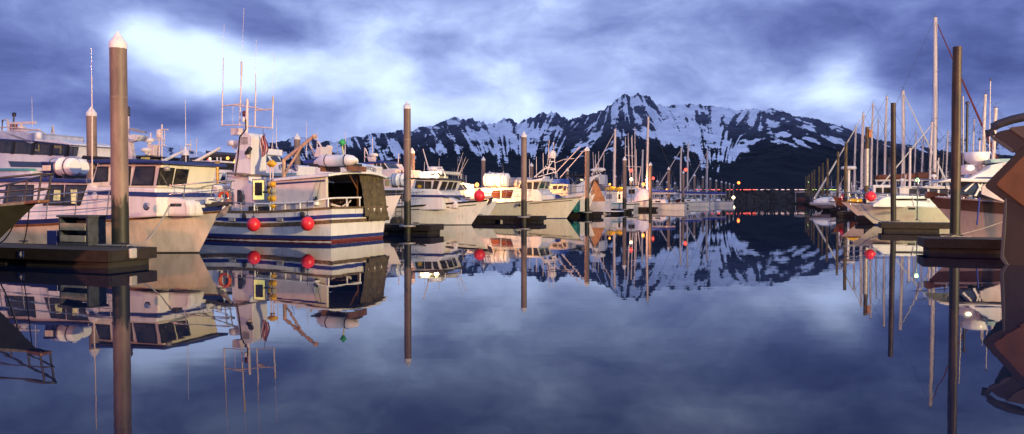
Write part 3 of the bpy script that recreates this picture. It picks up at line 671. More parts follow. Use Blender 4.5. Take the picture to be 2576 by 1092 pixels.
# white double radar mast seen right of the thick pile (on this cruiser's roof stands only a horn)
MB().lathe([(.03, 0), (.09, .0), (.10, .12), (.03, .14)], 12, (*b.q3(420, 422, -W1 - .2)[:2], b.q(420, 422, -W1 - .2)[1] - .1)).build('roof_lamp', galv, b.t)
r_ = b.w(b.q(158, 449, .3)[0], .3, b.q(158, 449, .3)[1] + .02); canister('left one of the two white raft canisters on the aft cabin roof', (b.pw(160, 449, -.5)), HL, 1.1, .31)
canister('right one of the two white raft canisters on the aft cabin roof', (b.pw(183, 449.5, .1)), HL, 1.05, .30)
p_ = b.pw(128, 449.5, -.7); t = thing('bucket', 'dark blue tub with a tan label on the aft cabin roof', 'tub', p_, 0)
MB().lathe([(.22,0),(.27,.5),(.30,.52),(.30,.56),(.26,.56),(.24,.5),(.19,.03)], 18).build('tub_body', navy, t); MB().box(-.10,.16,-.30,-.265,.26,.44).build('paper_label', buff, t)

# near-left green-grey bow with a black pulpit
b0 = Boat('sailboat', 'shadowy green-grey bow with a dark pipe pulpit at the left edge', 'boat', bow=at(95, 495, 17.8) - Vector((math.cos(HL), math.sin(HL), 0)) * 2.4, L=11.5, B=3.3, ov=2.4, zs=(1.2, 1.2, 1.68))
b0.hull(M('shaded_green_grey_hull', (.030, .036, .022), .4, var=.15, streak=True), deckmat=buff); b0.band('rub_strake', '-0.34', '-0.24', rubber, .02, .45, .95, False); b0.band('toe_rail', '-0.02', '0.04', galv, .01)  # hull colour darkened to carry its shade from the lamps
b0.rails(.60, .985, .62, 5, dsteel, mid=1, ext=.35, r=.024, bowup=.03)
b0.prism('cabin_trunk', [(2.2,1.2),(7.8,1.2),(7.5,1.62),(2.6,1.72)], .95, buff, bevel=.08)
b0.win([(3.2,1.34),(4.6,1.34),(4.6,1.52),(3.2,1.54)], -.95, px=False); b0.win([(5.0,1.34),(6.3,1.34),(6.2,1.50),(5.0,1.52)], -.95, px=False)
x_, z_ = 11.2, 1.62
b0.prism('anchor_platform', [(x_-.5,z_-.04),(x_+.5,z_+.05),(x_+.5,z_+.12),(x_-.5,z_+.06)], .14, teak, bevel=.02)
mooring_line('pale double mooring line slanting from the green-grey bow to the dock', b0.w(b0.L - .35, -.12, 1.62), f0.matrix_basis @ Vector((3.5, .4+.6, .5)), .02, .25)
mooring_line('dark mooring line beside the pale one off the green-grey bow', b0.w(b0.L - .3, .05, 1.66), f0.matrix_basis @ Vector((2.6, .9, .5)), .013, .2, rubber)

# things on the near dock
def dock_at(px, py): return on_water(px, py, .45)
d_ = dock_at(208, 616)
t = thing('dock_box', 'blue-grey wooden step box with pale boards on the near dock', 'box', d_, HL)
mb = MB(); mb.box(-.55,.55,-.3,.3,0,.09); mb.box(-.55,-.47,-.3,.3,.09,.78); mb.box(.47,.55,-.3,.3,.09,.78); mb.box(-.47,.47,.2,.3,.09,.74); mb.box(-.6,.6,-.33,.33,.782,.84); mb.build('box_frame', M('blue_grey_wood',(.05,.06,.075),.8,var=.25,scale=7), t, bevel=.01)  # box wood darkened, the shade it stands in is put into the colour
mb = MB(); mb.box(-.468,.468,-.33,-.30,.10,.28); mb.box(-.468,.468,-.33,-.30,.42,.62); mb.build('front_board', M('old_board',(.30,.28,.20),.7,var=.2), t, bevel=.01)
mb = MB(); mb.box(-1.0,-.62,-.3,.3,0,.40); mb.build('step', navy, t, bevel=.01)
d_ = dock_at(252, 612); t = thing('jug', 'white plastic jug standing right of the wooden step box', 'jug', d_, 0)
MB().lathe([(.13,0),(.14,.03),(.14,.20),(.10,.27),(.045,.32),(.045,.36)],16).build('jug_body', gel, t); MB().lathe([(.05,.36),(.05,.40),(.01,.40)],12).build('jug_cap', blue, t); MB().tube([(-.10,0,.26),(-.16,0,.27),(-.16,0,.14),(-.13,0,.10)],.02).build('jug_handle', gel, t)
# number plate 4 on the near edge of the dock
e_ = f0.matrix_basis.inverted() @ on_water(224, 627, .3)
MB().box(e_.x-.09, e_.x+.09, 2.05, 2.075, .19, .36)
mb = MB(); yy = left[0][1] + .12 + 1.45 + .072
mb.box(e_.x-.10, e_.x+.10, yy, yy+.02, .21, .38); mb.build('number_plate', navy, f0)
cu = bpy.data.curves.new('number', 'FONT'); cu.body = '4'; cu.size = .19; cu.extrude = .003; cu.align_x = 'CENTER'; cu.materials.append(gel)
o = bpy.data.objects.new('number', cu); C.objects.link(o); o.parent = f0; o.location = (e_.x, yy + .026, .235); o.rotation_euler = (R(90), 0, R(180)); to_mesh(o)
mb = MB(); mb.box(-1.52,-1.45, .62,.86,.22,.42); mb.build('reflector', M('yellow_green_reflector', (.55,.70,.12), .3), f0)
mb = MB(); mb.box(-1.66,-1.58,1.05,1.28,.22,.48); mb.build('corner_bumper', greyhull, f0, bevel=.03)
mooring_line('pale mooring line from the near dock corner up to the orange-lit bow', f0.matrix_basis @ Vector((-1.2, .35, .52)), b.w(b.q(432, 516, -1.8)[0], -1.85, b.q(432, 516, -1.8)[1]), .016, .08)
mooring_line('second thin mooring line beside it running up to the orange-lit bow', f0.matrix_basis @ Vector((-1.1, .45, .52)), b.w(b.q(428, 517, -1.8)[0], -1.85, b.q(428, 517, -1.8)[1]), .010, .16)
for k_, (x0_, y0_) in enumerate([(4.2,.5),(7.6,.6)]):
    t = thing('mooring_cleat_rope', ['coil of dark rope on the near dock left of the step box','heap of dark rope farther left on the near dock'][k_], 'rope', f0.matrix_basis @ Vector((x0_, y0_+.2, .455)), 0)
    mb = MB()
    for q_ in range(4): mb.tube([(math.cos(a*.5)*(.20-.02*q_), math.sin(a*.5)*(.20-.02*q_), .03+q_*.035) for a in range(13)], .022, 5)
    mb.build('rope_coil', rubber, t)

# ================================================================ fishing boat with the brown tarp
fb = Boat('fishing_boat', 'white fishing boat with blue stripe, tall aerial rig and brown tarp over its stern', 'boat', stern=(-6.45, 33.35), L=11.5, B=4.5, ov=1.0, zs=(1.36, 1.18, 1.7), rz=R(157), full=.5, wl=.93)
fb.hull(white, deckmat=bluedeck, bul=.55)
fb.band('boot_stripe', .10, .25, navy, .010); fb.band('bottom_paint', -.2, .096, redbot, .008)
fb.band('blue_stripe', '-0.40', '-0.25', M('royal_blue_paint', (.025, .045, .24), .35), .010)
fb.band('rubbing_strake', '-0.60', '-0.46', brasswood, .055); fb.band('upper_strake', '-0.035', '0.05', brasswood, .05)
FW = 2.0
# aft shelter
roofpts = fb.qs([(689,450),(720,447),(818,436.5)], FW)
x0s, zr0 = roofpts[0]; x1s, zr1 = roofpts[2]
zr0 = zr0; zdeck = 1.0
mb = MB(); mb.prism([(x0s, zdeck), (x1s + .55, zdeck), (x1s + .55, zr1 - .03), (x0s, zr0 - .02)], FW - .04, FW); mb.build('shelter_side', warmwhite, fb.t)
mb = MB(); mb.prism([(x0s, zdeck), (x1s + .55, zdeck), (x1s + .55, zr1 - .03), (x0s, zr0 - .02)], -FW, -FW + .04); mb.build('shelter_side', white, fb.t)
mb = MB(); mb.prism([(x1s + .02, zdeck + .06), (x1s + .545, zdeck + .06), (x1s + .545, zr1 - .05), (x1s + .02, zr1 - .05)], FW - .03, FW - .008); mb.build('side_curtain', M('cream_canvas', (.70, .70, .52), .8, var=.08, streak=True), fb.t)
mb = MB(); mb.box(x0s - .04, x0s, -FW, FW, zdeck, zr0 - .03); mb.build('shelter_front', white, fb.t)
mb = MB()
for i in range(9):     # cambered roof
    y0 = -FW - .12 + (2*FW + .24) * i / 8
rv = []; nn = 14
for (xx, zz_) in ((x0s - .1, zr0), (x1s - .28, zr1 - .02)):
    for i in range(nn + 1):
        y = -FW - .14 + (2*FW + .28) * i / nn; cmb = .16 * (1 - (y / (FW + .14))**2); bow_ = .28 * (1 - (y / (FW + .14))**2) if xx < 2 else 0
        rv += [(xx - bow_, y, zz_ + cmb), (xx - bow_, y, zz_ + cmb - .10)]
m2 = 2*(nn+1); fs = []
for i in range(nn):
    a = 2*i; c_ = a + m2; fs += [(a, a+2, c_+2, c_), (a+1, c_+1, c_+3, a+3), (c_, c_+2, c_+3, c_+1), (a, a+1, a+3, a+2)]
fs += [(0, m2, m2+1, 1), (2*nn, 2*nn+1, m2+2*nn+1, m2+2*nn)]
mb.add(rv, fs); mb.build('shelter_roof', gel, fb.t, bevel=.015)
fb.prism('shelter_stripe', [(690,460.5),(818,452.5),(818,456.5),(690,465.5)], (FW + .002, FW + .014), navy, px=FW, bevel=0)
# stern face: opening at left, tarp at right (far side), posts
xs_ = x1s - .02
MB().box(xs_ - .03, xs_ + .05, FW - .12, FW - .001, .9, zr1 - .06).build('stern_post', cream, fb.t)
MB().box(xs_ - .02, xs_ + .03, -.28, -.20, .9, zr1 + .02).build('stern_post', teak, fb.t)
MB().tube([(xs_, -.24, 2.1), (xs_, .45, zr1 + .06)], .035).build('stern_brace', teak, fb.t)
tv = []; nu, nv = 26, 18; rnd = random.Random(3)
for j in range(nv + 1):
    for i in range(nu + 1):
        y = -.15 - (FW - .10) * i / nu; zt = zr1 + .10 * (1 - (y / FW)**2); zb_ = .78 if i > 3 else .98
        z = zb_ + (zt - zb_) * j / nv
        bulge = .10 * math.sin(i * .9 + j * .12) * (.4 + .6 * (1 - j / nv)) + rnd.uniform(-.02, .02) + .12 * (1 - j / nv)
        tv.append((xs_ - .08 - abs(bulge) - .22 * (1 - (j/nv)) , y - .10 * (1 - j/nv) * (i/nu), z))
MB().add(tv, [(j*(nu+1)+i, j*(nu+1)+i+1, (j+1)*(nu+1)+i+1, (j+1)*(nu+1)+i) for i in range(nu) for j in range(nv)], False).build('stern_tarp', tarpm, fb.t)
# dark panels added as shade, and gear, inside the shelter
mb = MB(); mb.box(x0s - .065, x0s - .045, -FW + .06, FW - .06, .8, zr0 - .1); mb.box(x1s + .6, x0s - .07, FW - .075, FW - .055, .8, zr0 - .1); mb.box(x1s + .1, x0s - .07, -FW + .055, -FW + .075, .8, zr0 - .1)
mb.box(x1s + .1, x0s - .07, -FW + .08, FW - .08, zr1 - .13, zr1 - .11) if False else None
mb.build('shelter_shade_panel', M('shelter_shade', (.05,.025,.018), .9, var=.3), fb.t)
mb = MB(); mb.box(x0s + -.6, x0s + -.05, -1.6, 1.7, 1.0, 2.5); 
mb2 = MB(); mb2.box(x1s + .7, x1s + 1.5, .5, 1.3, .9, 1.65); mb2.box(x1s + .5, x1s + 1.2, -.6, .3, .9, 1.45); mb2.box(x1s + .55, x1s + 1.1, -.5, .2, 1.5, 1.75); mb2.lathe([(.28,.9),(.3,1.5),(.25,1.7)],12,(x1s+1.9,1.2,0)); mb2.box(x1s+1.8,x1s+2.6,-1.5,.2,.9,2.0)
mb2.build('deck_gear', M('rusty_gear', (.10, .045, .02), .7, var=.3, scale=5), fb.t, bevel=.04)
mb = MB(); mb.tube([(xs_ + .2, 1.4, 1.5), (xs_ + .1, .6, 1.35)], .05); mb.tube([(xs_ + .15, .7, 1.4), (xs_ + .3, -.1, 1.6)], .04); mb.tube([(xs_+.1,.4,1.0),(xs_+.1,.35,1.55),(xs_+.2,.0,1.65)], .035); mb.build('net_roller', alum, fb.t)
# rails round the stern
mb = MB(); zr_ = fb.sheer(.05)
pts = [fb.q3(640, 513, 2.12), fb.q3(717, 511.5, 2.12), fb.q3(790, 506.5, 2.12), (.05, 2.0, zr_ + .42), (-.05, 1.6, zr_ + .44), (-.08, -.1, zr_ + .46)]
mb.tube(pts, .035, 8)
for (x_, y_, z_) in [pts[0], fb.q3(680, 512, 2.12), pts[1], fb.q3(755, 509, 2.12), pts[3], (-.06, .9, zr_ + .45), (-.08, 0, zr_ + .46)]: mb.tube([(x_, y_, z_), (x_, y_, z_ - .42)], .035, 6)
mb.build('stern_rail', gel, fb.t)
mb = MB(); pts = [fb.q3(x_, y_, 2.15) for x_, y_ in ((565,508),(600,510),(640,511.5))]; pts = [(p[0], 2.0, p[2]) for p in pts]; mb.tube(pts, .022)
for p in pts: mb.tube([p, (p[0], p[1], p[2] - .45)], .022)
mb.build('side_rail', steel, fb.t)
# wheelhouse and trunk forward
HW = 1.75
fb.prism('wheelhouse', [(548,470),(640,468.5),(640,535),(548,535)], HW, white, px=HW, bevel=.03)
fb.prism('house_top', [(540,466),(645,465),(645,470),(540,471)], HW + .1, gel, px=HW, bevel=.02)
fb.prism('galley_house', [(624,443),(706,447),(706,530),(640,530),(640,468),(624,460)], HW - .15, white, px=HW - .15, bevel=.02)
fb.prism('boat_deck', [(611,439),(718,439),(718,443),(612,444)], HW + .15, brasswood, px=HW, bevel=.01)
dl = HW - .15
fb.win([(638,454),(665,454),(665,502),(638,502)], dl, both=False, mat=lit_y, fm=galv, name='doorway', pane='lit_opening', fr=.06)
fb.prism('door_leaf', [(643,459),(661,459),(661,492),(643,492)], (dl + .03, dl + .05), glass, px=dl, bevel=0)
fb.win([(673,457),(690,457),(690,474),(673,474)], dl, both=False)
fb.prism('work_lamp', [(665,481),(676,481),(676,486),(665,486)], (dl+.02, dl+.12), dsteel, px=dl)
fb.win([(566,482),(580,482),(580,504),(566,504)], HW, both=False, fr=.06, fm=galv); fb.win([(598.5,480),(606,480),(610,492),(610,512),(598,511)], HW, both=False, fm=rubber)
fb.prism('locker', [(635,520),(706,519),(706,531),(635,531)], (HW - .3, HW + .25), dsteel, px=HW, bevel=.02); fb.prism('locker_top', [(633,516.5),(708,516),(708,519.5),(633,520)], (HW - .35, HW + .3), buff, px=HW, bevel=.02)
mb = MB(); c3 = fb.q3(564, 499, HW + .06)
for i in range(24):
    a = 2*math.pi*i/24; mb.tube([(c3[0]+.27*math.cos(a), c3[1], c3[2]+.27*math.sin(a)), (c3[0]+.27*math.cos(a+.27), c3[1], c3[2]+.27*math.sin(a+.27))], .065, 6)
mb.build('life_ring', orangep, fb.t)
# mast tower
y0 = .9
tw = fb.qs([(582,465),(598,360),(609,336),(627,335),(634,345),(632,466)], y0)
fb.prism('mast_tower', tw, (y0 - .95, y0), white, bevel=.03)
lv = fb.qs([(610,346),(624,345),(623,362),(607,362)], y0)
mb = MB()
for i in range(6):
    zz_ = lv[3][1] + (lv[0][1] - lv[3][1]) * i / 5; mb.box(min(lv[1][0], lv[3][0]), max(lv[1][0], lv[3][0]), y0 + .005, y0 + .03, zz_ - .018, zz_ + .012)
mb.build('vent_louvre', galv, fb.t)
mb = MB(); a, c_ = fb.q3(621, 386, y0 + .05), fb.q3(629, 374, y0 + .3); mb.tube([a, c_], .10, 12); mb.build('horn', black, fb.t)
mb = MB(); mb.lathe([(.08, 0), (.09, .12), (.05, .14)], 10, fb.q3(624, 397, y0 + .08)); mb.build('deck_lamp', buff, fb.t)
mb = MB(); ym = y0 - .45; p1, p2 = fb.q3(620, 337, ym), fb.q3(622.6, 250, ym); mb.tube([p1, p2], .075, 8, r2=.06); mb.build('mast_pole', warmwhite, fb.t)
rig = MB()
for line in ([(558.7,316),(600,314),(640,319),(685.6,322.7)], [(559.7,267),(583,264),(610,261.5)], [(583,264),(622,268),(655,274),(672,277)], [(643,278),(687,274)]):
    rig.tube([fb.q3(a, c, ym) for a, c in line], .035, 6)
for line in ([(560,231),(558.7,318)], [(607.5,246-60),(603,318)], [(643.5,230),(641.5,321)], [(687,262),(685,324)]):
    rig.tube([fb.q3(a, c, ym) for a, c in line], .032, 6)
rig.build('aerial_rig', warmwhite, fb.t)
for (a, c, d2, r_) in [((562,146),(561,231),0,.02),((608,155),(607.5,190),0,.045),((643.5,184),(643.5,232),0,.02),((687,243),(687,262),0,.04)]:
    MB().tube([fb.q3(*a, ym), fb.q3(*c, ym)], r_, 6).build('aerial', buff, fb.t)
for (a, c) in [((564,60),(562,146)),((614,20),(608,155)),((645,100),(643.5,184)),((691,130),(687,243)),((586,266),(586,318))]:
    MB().tube([fb.q3(*a, ym), fb.q3(*c, ym)], .008, 4).build('aerial_whip', warmwhite, fb.t)
x_, z_ = fb.q(590, 366, y0 - .3); radar_dome(fb, x_, y0 - .3, z_, .30)
x_, z_ = fb.q(596, 340, y0 - .3); MB().box(x_-.22, x_+.22, y0-.5, y0-.15, z_, z_+.30).build('radar_scanner', warmwhite, fb.t, bevel=.02)
MB().box(fb.q(590,340,y0)[0]-.1, fb.q(612,340,y0)[0]+.5, y0-.45, y0-.35, fb.q(590,340,y0)[1]-.08, fb.q(590,340,y0)[1]).build('radar_bracket', white, fb.t)
MB().lathe([(.05,0),(.09,.03),(.09,.2),(.03,.24)],10,fb.q3(615,293,ym)).build('anchor_lamp', M('dark_red_lens',(.10,.01,.01),.3), fb.t)
MB().lathe([(.05,0),(.09,.03),(.09,.2),(.03,.24)],10,fb.q3(614,308,ym)).build('anchor_lamp', gel, fb.t)
MB().tube([fb.q3(*p, y0+.02) for p in ((618,300),(619,325),(603,345),(598,400),(588,466))], .03, 6).build('cable', black, fb.t)
# flag (striped cloth hanging from the rig)
t = thing('flag', 'drooping stars and stripes flag hanging under the aerial rig', 'flag', fb.pw(662, 318, ym), R(157))
MB().tube([(0,0,0),(0,0,-1.1)], .012, 5).build('halyard', rubber, t)
for k_ in range(9):
    mb = MB(); w0 = .045; vs = []
    for j in range(9):
        z = -.30 - j*.11; sp = .028 + .022*math.sin(j*.35); xk = (k_ - 4) * sp * .9 + .04*math.sin(j*.9) - j*.012
        vs += [(xk - sp*.45, .03*math.sin(k_*1.3 + j*.5), z - .02*k_), (xk + sp*.45, .03*math.sin((k_+1)*1.3 + j*.5), z - .02*(k_+1))]
    mb.add(vs, [(2*j, 2*j+1, 2*j+3, 2*j+2) for j in range(8)])
    if k_ in (0,): fm = navy
    else: fm = M('flag_red', (.35,.02,.03), .8) if k_ % 2 else M('flag_white', (.5,.45,.45), .8)
    if k_ == 0: fo_ = mb.build('flag_canton', fm, t)
    else: mb.build('flag_stripe', fm, t)
# crane
yc = 1.1
mb = MB()
def beam(m_, a, b_, w): 
    m_.tube([a, b_], w, 4)
mb.tube([fb.q3(714, 450, yc), fb.q3(714, 401, yc)], .10, 4); mb.build('crane_post', M('orange_lit_steel', (.60,.38,.26), .5, var=.15), fb.t)  # galvanised crane with orange lamp light put into its colour
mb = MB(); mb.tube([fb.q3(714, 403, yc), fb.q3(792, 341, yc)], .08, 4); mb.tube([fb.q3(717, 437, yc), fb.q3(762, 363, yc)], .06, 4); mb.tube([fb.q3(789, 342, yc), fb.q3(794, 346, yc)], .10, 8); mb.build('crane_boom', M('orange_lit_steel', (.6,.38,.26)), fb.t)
MB().tube([fb.q3(738,415,yc), fb.q3(730,450,yc)], .012, 4).build('crane_wire', rubber, fb.t)
# marker poles with yellow diamonds and a stack of floats
for k_, (xx, lab) in enumerate([(681, 'left one of two marker poles with yellow diamond top and yellow floats'), (687.5, 'right one of two marker poles with yellow diamond top and yellow floats')]):
    p_ = fb.pw(xx, 524, 2.02); t = thing('marker_pole', lab, 'marker pole', p_, R(157), 'yellow marker poles at the shelter')
    zt = fb.q(xx, 412, 2.02)[1] - p_.z
    MB().tube([(0,0,-.1),(0,0,zt)], .025, 6).build('pole', warmwhite, t)
    mb = MB(); mb.lathe([(.01,zt-.16),(.22,zt),(.01,zt+.16)], 4); mb.build('diamond_top', yellowp, t)
    for j in range(4): MB().ball((0,0,.12+j*.29), .14, 12, (1,1,.92)).build('float', yellowp if (j+k_) % 3 else M('grey_float',(.35,.33,.25),.5), t)
# red ball fenders
ball_buoy('red ball fender on the side of the fishing boat, left one of the pair', fb.pw(638, 565, 2.45), .27, 'red ball fenders on the fishing boat', .55)
ball_buoy('red ball fender near the stern of the fishing boat, right one of the pair', fb.pw(773.6, 563, 2.42), .27, 'red ball fenders on the fishing boat', .60)
for (px_, py_) in ((616,544),(762,540)):
    c3 = fb.q3(px_, py_, 2.2); MB().lathe([(.05,0),(.12,0),(.12,.05),(.05,.05)],16,(c3[0], c3[1]+.0, c3[2]),'y').build('scupper', dsteel, fb.t)
for px_ in (585, 705): fb.prism('step_plate', [(px_-8,548.5),(px_+8,549),(px_+8,557),(px_-8,556.5)], (2.20, 2.275), galv, px=2.22, bevel=.01)
# inflatable boat lashed on the shelter roof
p_ = fb.pw(850, 427, 1.45); zroof = fb.q(850, 431, 1.5)[1]
t = thing('inflatable_boat', 'grey-white inflatable dinghy lashed on the shelter roof', 'inflatable boat', (p_.x, p_.y, zr1 + .16), R(157) + R(-2))
def cone_tube(y, L0, L1, r): return MB().lathe([(r*.25, -L0), (r*.8, -L0+.22), (r, -L0+.5), (r, L1-.5), (r*.85, L1-.2), (r*.3, L1)], 18, (0, y, .30 + r*.3), 'x')
cone_tube(0, .95, 1.05, .24).build('tube', gel, t); cone_tube(-1.05, .2, 2.0, .24).build('tube', warmwhite, t)
mb = MB(); mb.box(-.5, 1.5, -.95, -.1, .16, .26); mb.box(1.0, 1.08, -.9, -.12, .1, .55); mb.build('floor_board', rubber, t)
mb = MB()
for x_ in (-.45, .5): mb.lathe([(.252, x_-.02), (.252, x_+.02)], 18, (0, 0, .30+.072), 'x')
mb.build('lashing', rubber, t)
MB().box(-.6,-.5,-1.1,.1,-.06,.15).build('chock', teak, t); MB().box(.7,.8,-1.1,.1,-.06,.15).build('chock', teak, t)
t = thing('marker_pole', 'leaning pole with a green diamond flag above the dinghy', 'marker pole', fb.pw(869, 425, .9), 0)
a_, c_ = Vector((0,0,0)), fb.pw(861, 366, .9) - fb.pw(869, 425, .9); MB().tube([a_, c_], .03, 6).build('pole', M('lime_pole', (.6,.6,.2), .5), t); MB().lathe([(.01,-.16),(.17,0),(.01,.16)],4,(c_.x,c_.y,c_.z+.12)).build('diamond_top', greenp, t)
mooring_line('thin line hanging from the shelter roof past the red fender', fb.pw(807, 452, 2.05), fb.pw(796, 505, 2.13), .01, .0, rubber)
for u_ in (.3, .55): pass
p_ = fb.pw(796, 512, 2.0); t = thing('deck_lantern', 'small white lantern with black cap on the stern rail', 'lantern', p_, 0); MB().lathe([(.13,-.05),(.13,.08),(.10,.10)],12).build('lantern_body', gel, t); MB().lathe([(.15,.10),(.14,.14),(.05,.2),(.05,.28),(.01,.28)],12).build('lantern_cap', black, t)

# ================================================================ third boat: white cruiser with navy bands
c = Boat('charter_boat', 'white charter boat with navy band, six cabin windows and flared bow', 'boat', bow=on_water(1185, 566), L=15.5, B=4.6, ov=1.15, zs=(1.05, 1.05, 1.62), rz=R(-19))
c.hull(gel); c.band('sheer_stripe', '-0.10', '0.02', black, .02); c.band('boot_stripe', -.05, .04, black, .006); c.band('rub_strake', '-0.30', '-0.24', black, .02, .72, .97, False)
W3 = 1.62
c.prism('deckhouse', [(930,474),(1038,474),(1100,476),(1110,486),(1114,500),(1114,528),(930,530)], W3, white, px=-W3, bevel=.06, sil=False); c.prism('foredeck_trunk', [(1090,493),(1130,497),(1150,508),(1150,525),(1090,525)], 1.0, white, px=-1.0, bevel=.1, sil=False)
c.prism('wheelhouse', [(1042,452),(1113,453),(1100,482),(1030,482)], W3 - .05, white, px=-W3, bevel=.05, sil=False); lw3 = c.last
c.prism('wheelhouse_roof', [(1033,447),(1100,447.5),(1118,449),(1118,453),(1100,452),(1036,451)], W3 + .12, M('dark_roof', (.05,.05,.06), .6), px=-W3, bevel=.02, sil=False)
def CV(pts): return [((1400 + x*.412)/1.59, (500 + y*.412)/1.59) for x, y in pts]
for p_ in ([(650,552),(715,552),(712,618),(632,615)], [(735,552),(785,555),(782,640),(730,638)], [(820,548),(862,552),(835,640),(800,638)]):
    c.win(CV(p_), -(W3 - .05), fr=.05)
for p_ in ([(898,552),(943,556),(915,637),(866,633)], [(963,556),(1002,558),(975,638),(930,637)], [(1015,560),(1038,562),(1015,640),(985,640)]): c.fwin(CV(p_), 2, 1, last=lw3)
for p_ in ([(345,640),(432,640),(430,735),(312,735)], [(447,640),(520,640),(520,735),(447,735)]): c.win(CV(p_), -W3, fr=.05)
c.prism('cabin_stripe', CV([(560,678),(900,680),(925,686),(930,704),(560,700)]), W3 + .012, navy, px=-W3, bevel=0, sil=False)
c.prism('window_sticker', CV([(655,588),(672,580),(692,588),(694,606),(675,614),(656,606)]), (-W3 - .0, -W3 + .02), yellowp, px=-W3, bevel=0)
c.rails(.22, .985, .80, 9, steel, mid=1, ext=.3, bowup=.1)
x, z = c.q(1222, 505, 0); mb = MB(); mb.prism([(x-1.1,z-.02),(x+.15,z+.10),(x+.45,z+.22),(x+.4,z+.34),(x-.2,z+.28),(x-1.1,z+.12)], -.15, .15); mb.build('bow_roller', buff, c.t, bevel=.03)
mb = MB(); mb.prism([(x+.25,z+.25),(x+.5,z+.2),(x+.35,z-.15),(x+.1,z-.3)], -.05, .05); mb.build('anchor', dsteel, c.t)
MB().lathe([(.25,0),(.3,.02),(.3,.3),(.2,.45),(0,.5)],14,(c.L*.86,0,c.sheer(.86)-.05)).build('windlass', dsteel, c.t)
mb = MB(); mb.lathe([(.10,-.1),(.22,-.1),(.22,.1),(.10,.1)],14,(c.L*.80,-.6,c.sheer(.8)+.15),'y'); mb.build('spare_tyre', rubber, c.t)
ball_buoy('big red ball buoy on the bow rail of the white charter boat', c.pw(1206, 493, -.4), .36, None, 0)
zt3 = c.q(1080, 449, -W3)[1]
# upper steering position with lit lamps, mast and radar
c.prism('flybridge_roof', [(1050,432),(1112,430),(1155,437),(1155,441),(1112,435),(1050,437)], 1.5, white, px=-1.5, bevel=.03)
c.prism('flybridge_coaming', [(1055,441),(1120,441),(1128,450),(1050,450)], 1.2, cream, px=-1.2, bevel=.04)
mb = MB()
for (a1, a2) in ((1052,447),(1080,447),(1120,447)):
    for sg in (-1, 1):
        p0, p1 = c.q3(a1, 448, -1.3), c.q3(a1, 434, -1.3); mb.tube([(p0[0], sg*1.3, p0[2]), (p1[0], sg*1.3, p1[2])], .03)
mb.build('roof_posts', white, c.t)
MB().tube([c.q3(1091,452,0), c.q3(1078,424,0)], .14, 8, r2=.08).build('mast', black, c.t)
MB().tube([c.q3(1089,449,-.4), c.q3(1077,420,-.4), c.q3(1064,375,-.4)], .055, 6, r2=.03).build('derrick', warmwhite, c.t)
mb = MB(); mb.tube([c.q3(1076,421,0), c.q3(1112,421,0)], .05); mb.tube([c.q3(1112,421,0), c.q3(1111,440,0)], .04); mb.build('radar_frame', white, c.t)
x_, z_ = c.q(1088, 428, 0); radar_dome(c, x_, 0, z_, .35); x_, z_ = c.q(1103, 433, 0); radar_dome(c, x_, .2, z_, .3)
for a_, b_2 in (((1148,437),(1165,384)),((1156,437),(1172,395)),((1152,447),(1178,400)),((1041,446),(1033,415)),((1067,434),(1068,407)),((1104,430),(1105,398))): MB().tube([c.q3(*a_, -.8), c.q3(*b_2, -.8)], .022, 4, r2=.01).build('antenna', warmwhite, c.t)
for (px_, r_) in ((1066,.26),(1073,.26),(1098,.17)):
    p_ = c.pw(px_, 443, -1.35); t = thing('work_light', {1066:'left one of two blazing white work lights under the flybridge roof',1073:'right one of two blazing white work lights under the flybridge roof',1098:'single bright work light right of the slanting black mast'}[px_], 'lamp', p_, 0, 'lit work lights on the charter boat')
    MB().ball((0,0,0), r_, 12, (1,.5,.75)).build('bulb', E_wh, t); MB().box(-.1,.1,-.02,.12,r_*.75,r_*.75+.1).build('bracket', dsteel, t)
    if px_ != 1066:
        ld = bpy.data.lights.new('lamp_light', 'POINT'); ld.energy = 90; ld.color = (1,.85,.5); ld.shadow_soft_size = .1; lo = bpy.data.objects.new('lamp_light', ld); C.objects.link(lo); lo.parent = t; lo.location = (0,-.35,-.1)
canister('ribbed white life raft canister on the charter boat, left of its wheelhouse', c.pw(1003, 472, -.9), R(-19), 1.0, .42)
# fishing rods and ladder at the dock
t = thing('boarding_ladder', 'dark ladder leaning on the charter boat beside two wheels', 'ladder', at(1003, 495, 46).xy.to_3d() * 1.0, HL)
mb = MB()
for x_ in (-.2, .2): mb.tube([(x_,0,.45),(x_-.05,.15,2.2)], .025)
for j in range(6): mb.tube([(-.21,.02+j*.02,.7+j*.25),(.19,.02+j*.02,.7+j*.25)], .02)
mb.build('ladder_frame', dsteel, t)
for k_, px_ in enumerate((993.5, 1005)):
    p_ = at(px_, 558, 40.5); t = thing('wheel', ['dark rubber wheel on the dock, left of its twin','dark rubber wheel on the dock, touching the pile'][k_], 'wheel', p_, HL, 'wheels by the boarding ladder')
    MB().lathe([(.12,-.07),(.24,-.07),(.27,0),(.24,.07),(.12,.07)],16,(0,0,0),'y').build('tyre', rubber, t); MB().lathe([(.0,-.05),(.12,-.05),(.12,.05),(0,.05)],12,(0,0,0),'y').build('hub', dsteel, t)
mb = MB(); t = thing('rod_rack', 'rack of fishing rod butts with orange cups on the charter boat rail', 'rod rack', c.pw(985, 517, -2.4), HL)
for k_ in range(5): MB().tube([((k_-2)*.32,0,0),((k_-2)*.32,0,.42)], .035).build('rod_butt', orangep if k_ % 2 else warmwhite, t)
MB().tube([(-.8,0,.12),(.8,0,.12)], .03).build('rack_bar', steel, t)

